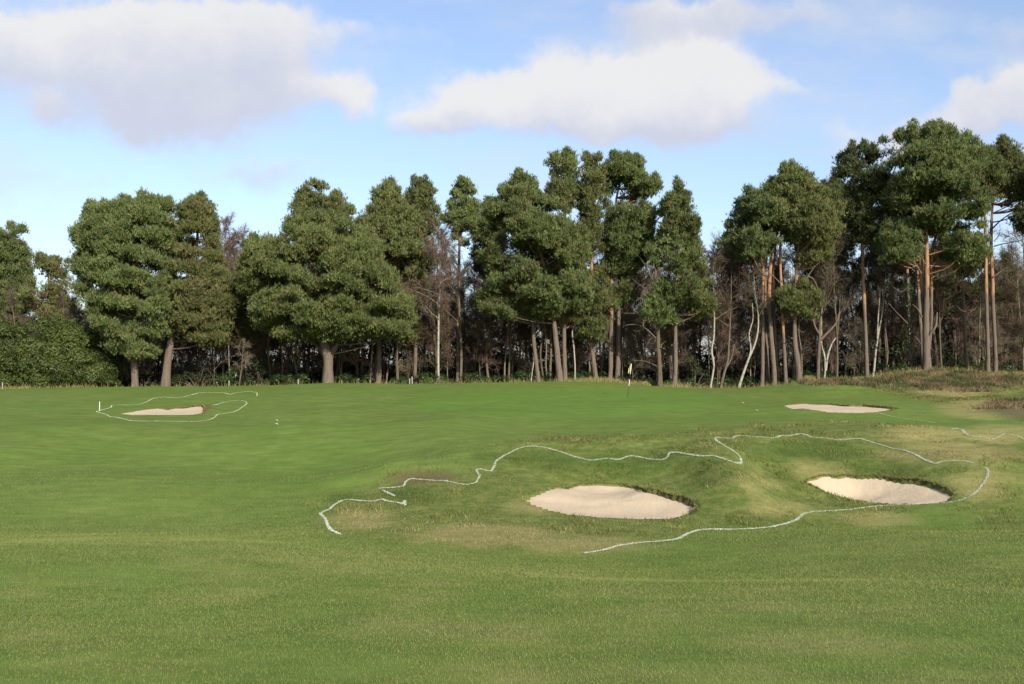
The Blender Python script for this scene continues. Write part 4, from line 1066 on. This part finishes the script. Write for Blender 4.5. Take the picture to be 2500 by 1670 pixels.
traced_bare("bare_tree", 'brown forked leafless tree right of the straw grass clump', [(1997,936,12),(1998,880,11),(2001,830,10),(2003,780,8),(2012,720,6),(2020,660,4)], 80.5, 'bare tree', M_BARKD, M_TWIG, 18, 13, forks=[[(2003,830,7),(2020,812,6),(2040,790,5),(2050,760,4)], [(2000,815,6),(1990,800,5),(1985,780,4)]], start=.4, spread=.28, **K)
traced_bare("bare_tree", 'pale slim leafless tree forking upward, left of the very tall orange pine', [(2043,934,8),(2044,870,7),(2042,800,6),(2038,740,5),(2036,680,4),(2034,610,2.5)], 81, 'bare tree', M_BARKG, M_TWIGG, 19, 13, forks=[[(2043,820,4),(2048,770,3.5),(2050,720,2)]], start=.4, spread=.24, **K)
traced_bare("bare_tree", 'thin brown tree curving right, between the wavy birch and the leaning birch', [(1759,949,9),(1768,910,8),(1777,880,7),(1780,830,6),(1783,770,5),(1785,700,3)], 81, 'bare tree', M_BARKD, M_TWIG, 20, 11, forks=[[(1774,895,5),(1785,875,4),(1792,840,3)]], start=.45, spread=.26, **K)
traced_bare("birch", 'purplish leafless birch rising behind the pointed pine, against the sky', [(545,944,8),(545,820,7),(545,700,5),(548,620,3),(552,570,1.5)], 92, 'birch tree', M_BIRCH, M_TWIGR, 21, None, start=.5, droop=.3, spread=.24, nprim=34, twig=2.2)
traced_bare("birch", 'second purplish leafless birch, lower and further right behind the pointed pine', [(585,944,8),(585,820,7),(583,720,5),(585,640,3),(590,592,1.5)], 94, 'birch tree', M_BIRCH, M_TWIGR, 22, None, start=.5, droop=.3, spread=.24, nprim=32, twig=2.2)
traced_bare("bare_tree", 'pale broken sapling stem at the wood edge, right of the pointed pine', [(584,948,6),(587,920,5),(590,897,4)], 79, 'bare tree', M_BARKG, M_TWIGG, 23, 3.2, start=.3, spread=.4, nprim=10, twig=.6)
traced_bare("bare_tree", 'ivy green stump-like stem between the widest pine and the grey posts', [(971,940,11),(970,905,9),(969,880,8),(970,820,6)], 82, 'bare tree', M_BARKG, M_TWIG, 24, 8, start=.5, spread=.25, **K)
for (x, w_, top, lb, sd) in [(1241, 8, 640, 'plain brown bare trunk under the left boughs of the large layered pine', 31), (1193, 8, 660, 'dim brown bare trunk left of the plain brown one under the layered boughs', 32), (872, 8, 700, 'dim bare trunk right of the thickest pine trunk', 33), (830, 6, 720, 'thin bare trunk just right of the thickest pine trunk', 34),
                          (1328, 6, 650, 'thin mossy bare trunk right of the dark leaning pine', 35), (1342, 8, 660, 'dim bare trunk left of the leaning thick pine trunk', 36), (665, 7, 740, 'thin bare trunk in the shaded wood left of the widest pine', 37), (1465, 6, 690, 'pale thin forked bare trunk right of the curved pine', 38),
                          (2300, 7, 650, 'bare trunk in the dark just right of the many stemmed giant', 39), (2160, 6, 640, 'thin bare trunk in the dark left of the ivy wrapped pine', 40), (2468, 5, 720, 'thin bare tree right of the two slim pine stems', 41), (1125, 9, 600, 'rusty bare trunk behind the slender tiered pine', 42)]:
    jx = rng.normal(0, 5, 3)
    traced_bare("bare_tree", lb, [(x,942,w_),(x+jx[0],860,w_*.9),(x+jx[1],770,w_*.75),(x+jx[2],top,w_*.4)], 83.5 + rng.random() * 2, 'bare tree', M_BARKG if sd % 2 else M_BARKD, M_TWIGG if sd % 3 == 0 else M_TWIG, sd, start=.4, spread=.26, **K)

# ---- the wood behind: shared meshes, one tree each
protos = [bare_mesh(13.5, .17, 51 + i, spread=.30, nprim=20, start=.24, twig=1.3, wob=.05, bark=M_BARKD, tw=[M_TWIG, M_TWIGG, M_TWIG, M_TWIG, M_TWIGR, M_TWIG][i]) for i in range(6)]
REG = [(-60, -30, 'leafless tree in the shaded wood behind the rhododendron and broad rounded pine'), (-30, -12, 'leafless tree in the shaded wood behind the widest spreading pine'), (-12, 2, 'leafless tree in the shaded wood behind the birch gap and layered pine'),
       (2, 18, 'leafless tree in the shaded wood behind the central pines and flag'), (18, 34, 'leafless tree in the shaded wood behind the close row of trunks'), (34, 64, 'leafless tree in the shaded wood behind the many stemmed giant')]
saps = [bare_mesh(6.5, .06, 71 + i, spread=.36, nprim=18, start=.08, twig=1.2, wob=.06, bark=M_BARKG, tw=[M_TWIG, M_TWIGG, M_TWIGR][i]) for i in range(3)]
k = 0
gr = np.random.default_rng(99)
spots = []
for row, (y0, y1, n) in enumerate([(86, 92, 40), (92, 101, 52), (101, 114, 52), (114, 132, 50)]):
    for i in range(n):
        y = gr.uniform(y0, y1); hw = y * .56
        x = -hw + 2 * hw * (i + gr.random()) / n
        spots.append((x, y))
for (x, y) in spots:
    lb = next((l for a, b, l in REG if a <= x * 85 / y < b), REG[0][2] if x < 0 else REG[-1][2])
    left = x / y < -.27
    place_bare("bare_tree", lb, protos[k % 6], x, y, gr.random() * 6.28, gr.uniform(.72, 1.05) * (.62 if left else 1.0), group=lb.replace('leafless tree', 'leafless trees'))
    k += 1

for i in range(56):
    y = [gr.uniform(83, 88), gr.uniform(88, 95)][i % 2]; hw = y * .55
    x = -hw + 2 * hw * (i + gr.random()) / 56
    lb = next((l for a, b, l in REG if a <= x * 85 / y < b), REG[0][2] if x < 0 else REG[-1][2]).replace('leafless tree', 'thin bare sapling').replace('in the shaded wood', 'at the wood edge')
    place_bare("bare_sapling", lb, saps[i % 3], x, y, gr.random() * 6.28, gr.uniform(.6, 1.15), group=lb.replace('sapling', 'saplings'), cat='bare sapling')

M_BARKP = bark_material("pale_bark", (.135, .115, .085), (.15, .125, .09))
poles = [bare_mesh(10.5, .075, 81 + i, spread=.20, nprim=9, start=.5, twig=.8, wob=.05, bark=M_BARKP, tw=M_TWIGG) for i in range(4)]
for i in range(60):
    y = [gr.uniform(83, 87), gr.uniform(86, 91), gr.uniform(90, 97)][i % 3]; hw = y * .55
    x = -hw * .6 + hw * 1.6 * (i + gr.random()) / 60
    lb = next((l for a, b, l in REG if a <= x * 85 / y < b), REG[0][2] if x < 0 else REG[-1][2]).replace('leafless tree', 'thin pale pole-like tree').replace('in the shaded wood', 'just inside the wood')
    place_bare("bare_tree", lb, poles[i % 4], x, y, gr.random() * 6.28, gr.uniform(.7, 1.2), group=lb.replace('like tree', 'like trees'))

# ---- shrubs
def shrub(name, label, x, y, cs, rs, per, size, mat, cat='shrub', group=None, tint=.35, flat=.85, sq=.45):
    t = thing(name, (x, y, gz(x, y)), label, cat, group)
    v, tt = leafcloud(np.array(cs), np.array(rs), per, size, flat, tint, sq=sq)
    v[:, 2] = np.maximum(v[:, 2], -.1)
    tri_obj("foliage", v, tt, mat, t)
    mb = MB()
    for q in cs[:24]:
        mb.tube(smooth_path([np.array([q[0] * .15, q[1] * .15, -.2]), np.array(q) * .5, np.array(q)], 6), np.linspace(.06, .02, 6), 5, .2, cap=False)
    obj("stem", mb.mesh("stem", M_BARKD), t)
    return t
pr_ = at_depth(110, 945, 80)
cs, rs = [], []
ro_poly = resample(np.array([at_depth(a, b, 80) for a, b in [(-60,800),(0,790),(60,785),(120,783),(170,788),(215,805),(245,830),(262,870),(265,905),(250,940),(100,948),(-60,948)]])[:, [0, 2]], 60)
pts, rr = fill_crown(ro_poly, 82, .95, 2.8, .85, 1.5, .97)
base = np.array([pr_[0], 82, gz(pr_[0], 82)])
shrub("rhododendron", 'big rounded rhododendron bush with glossy leaves at the left edge', base[0], base[1], list(pts - base), list(rr * 1.7), 460, .088, M_RHODO, 'bush', tint=.4)
def low_shrub(px0, px1, pytop, d, label, mat, name="evergreen_shrub", size=.085, per=380, tint=.35, r=.6, pybot=946, sq=.45, flat=.85):
    n = max(5, int((px1 - px0) / FPX * d * 5))
    x0 = (px0 - CXP) / FPX * d; x1 = (px1 - CXP) / FPX * d; bx = (x0 + x1) / 2; bz = gz(bx, d)
    h = at_depth(px0, pytop, d)[2] - bz
    cs = []; rs = []
    for i in range(n):
        f = rng.random(); e = math.sqrt(max(.05, 1 - (2 * f - 1) ** 2))
        rr_ = r * rng.uniform(.7, 1.25)
        cs.append(np.array([x0 + f * (x1 - x0) - bx, rng.normal(0, .6), max(.2, rng.random() * (h * e - rr_ * .8))])); rs.append(rr_)
    return shrub(name, label, bx, d, cs, rs, per, size, mat, tint=tint, sq=sq, flat=flat)
low_shrub(270, 330, 870, 85, 'dark shrub in deep shade between the rhododendron and the broad rounded pine', M_HOLLY)
low_shrub(425, 540, 880, 83.5, 'dull brown green shrub at the foot of the pointed pine', M_HOLLY, tint=.5)
low_shrub(375, 405, 925, 82, 'small green plant between the two stout left pine trunks', M_IVY, r=.35)
low_shrub(540, 590, 880, 82, 'mid green shrub left of the pale broken sapling', M_IVY)
low_shrub(590, 680, 860, 84, 'tall loose evergreen shrub right of the pale broken sapling', M_HOLLY, tint=.6)
low_shrub(690, 780, 900, 85, 'low dark shrub left of the thickest pine trunk', M_HOLLY)
low_shrub(830, 900, 905, 84.5, 'low dark shrub right of the thickest pine trunk', M_HOLLY)
low_shrub(955, 990, 910, 80.5, 'small green shrub around the ivy green stem', M_IVY, r=.4)
low_shrub(1035, 1098, 920, 80, 'spiky light green shrub at the foot of the bright white birch', M_RHODO, tint=.75, r=.4, size=.11, sq=.16, flat=1.0)
low_shrub(1560, 1640, 925, 80, 'low green shrub between the flag and the mossy trunked pine', M_RHODO, r=.4)
low_shrub(1655, 1735, 850, 83, 'dark holly like shrub right of the straight narrow crowned pine', M_HOLLY, tint=.5)
low_shrub(1505, 1590, 915, 83, 'dark shrub in the shade behind the flag', M_HOLLY)
low_shrub(2380, 2440, 925, 78.5, 'low dark green gorse on the heather mound by the slim stems', M_RHODO, r=.35, tint=.2)
# the far side of the wood, read as one dark mass
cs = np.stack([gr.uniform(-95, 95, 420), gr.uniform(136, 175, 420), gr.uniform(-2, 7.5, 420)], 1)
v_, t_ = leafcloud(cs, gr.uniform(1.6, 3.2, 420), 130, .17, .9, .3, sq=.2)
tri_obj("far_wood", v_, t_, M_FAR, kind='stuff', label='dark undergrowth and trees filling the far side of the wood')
shm = []
for i in range(5):
    cs = [np.array([gr.normal(0, 1.2), gr.normal(0, 1.0), gr.uniform(.3, 2.4)]) for _ in range(12)]
    v, tt = leafcloud(cs, gr.uniform(.6, 1.1, 12), 170, .13 if i < 4 else .17, .85, .35)
    v[:, 2] = np.maximum(v[:, 2], -.1)
    mb = MB()
    for q in cs: mb.tube(smooth_path([np.array([q[0] * .15, q[1] * .15, -.2]), q * .5, q], 5), np.linspace(.06, .02, 5), 4, .2, cap=False)
    shm.append((make_mesh("foliage", v, np.arange(len(v)).reshape(-1, 3), M_HOLLY if i < 4 else M_IVY, {'tint': tt}), mb.mesh("stem", M_BARKD)))
for i in range(34):
    y = gr.uniform(81.5, 86); hw = y * .53; x = -hw * .62 + hw * 1.6 * (i + gr.random()) / 34
    lb = next((l for a, b, l in REG if a <= x * 85 / y < b), REG[0][2] if x < 0 else REG[-1][2]).replace('leafless tree', 'low green bramble').replace('in the shaded wood', 'at the wood edge')
    t = thing("bramble", (x, y, gz(x, y)), lb, 'bramble', lb.replace('bramble', 'brambles'), gr.random() * 6.28)
    s = gr.uniform(.28, .55); t.scale = (s * 1.3, s, s * .8)
    obj("foliage", shm[4][0], t); obj("stem", shm[4][1], t)
n = 66
for i in range(n):
    y = [gr.uniform(89, 97), gr.uniform(98, 108), gr.uniform(112, 130)][i % 3]; hw = y * .57
    x = -hw + 2 * hw * (i + gr.random()) / n
    lb = next((l for a, b, l in REG if a <= x * 85 / y < b), REG[0][2] if x < 0 else REG[-1][2]).replace('leafless tree', 'dark evergreen shrub')
    t = thing("evergreen_shrub", (x, y, gz(x, y)), lb, 'shrub', lb.replace('shrub', 'shrubs'), gr.random() * 6.28)
    s = gr.uniform(.8, 1.5); t.scale = (s * 1.2, s * 1.2, s * (1.1 + .5 * gr.random()))
    obj("foliage", shm[i % 4][0], t); obj("stem", shm[i % 4][1], t)

# ---- straw grass clumps
for (px0, px1, top, d, lb) in [(1961, 1990, 914, 78.5, 'bright clump of straw grass between the thick bent pine and the forked brown tree'), (2088, 2116, 918, 78.5, 'clump of straw grass at the foot of the very tall slim orange pine'),
                               (1488, 1520, 925, 79, 'pale grass tuft at the feet of the two pines behind the flag'), (1430, 1450, 928, 79, 'pale grass tuft left of the curved pine trunk'), (1562, 1582, 930, 78.5, 'small reddish straw tuft right of the flag')]:
    x0 = (px0 - CXP) / FPX * d; x1 = (px1 - CXP) / FPX * d; bx = (x0 + x1) / 2; bz = gz(bx, d); h = max(.35, at_depth(px0, top, d)[2] - bz)
    n = 700; cx = rng.normal(0, (x1 - x0) / 5, n); cy = rng.normal(0, .25, n)
    v, tt = blades(cx, cy, np.zeros(n) - .03, h * rng.uniform(.5, 1.05, n), .03, .35, np.clip(rng.normal(.85, .2, n), 0, 1.3))
    o = tri_obj("grass_tuft", v, tt, M_TUFT, None, label=lb, cat='grass tuft', group='straw grass tufts at the wood edge')
    o.location = (bx, d, bz)

print('NTRI', NTRI)
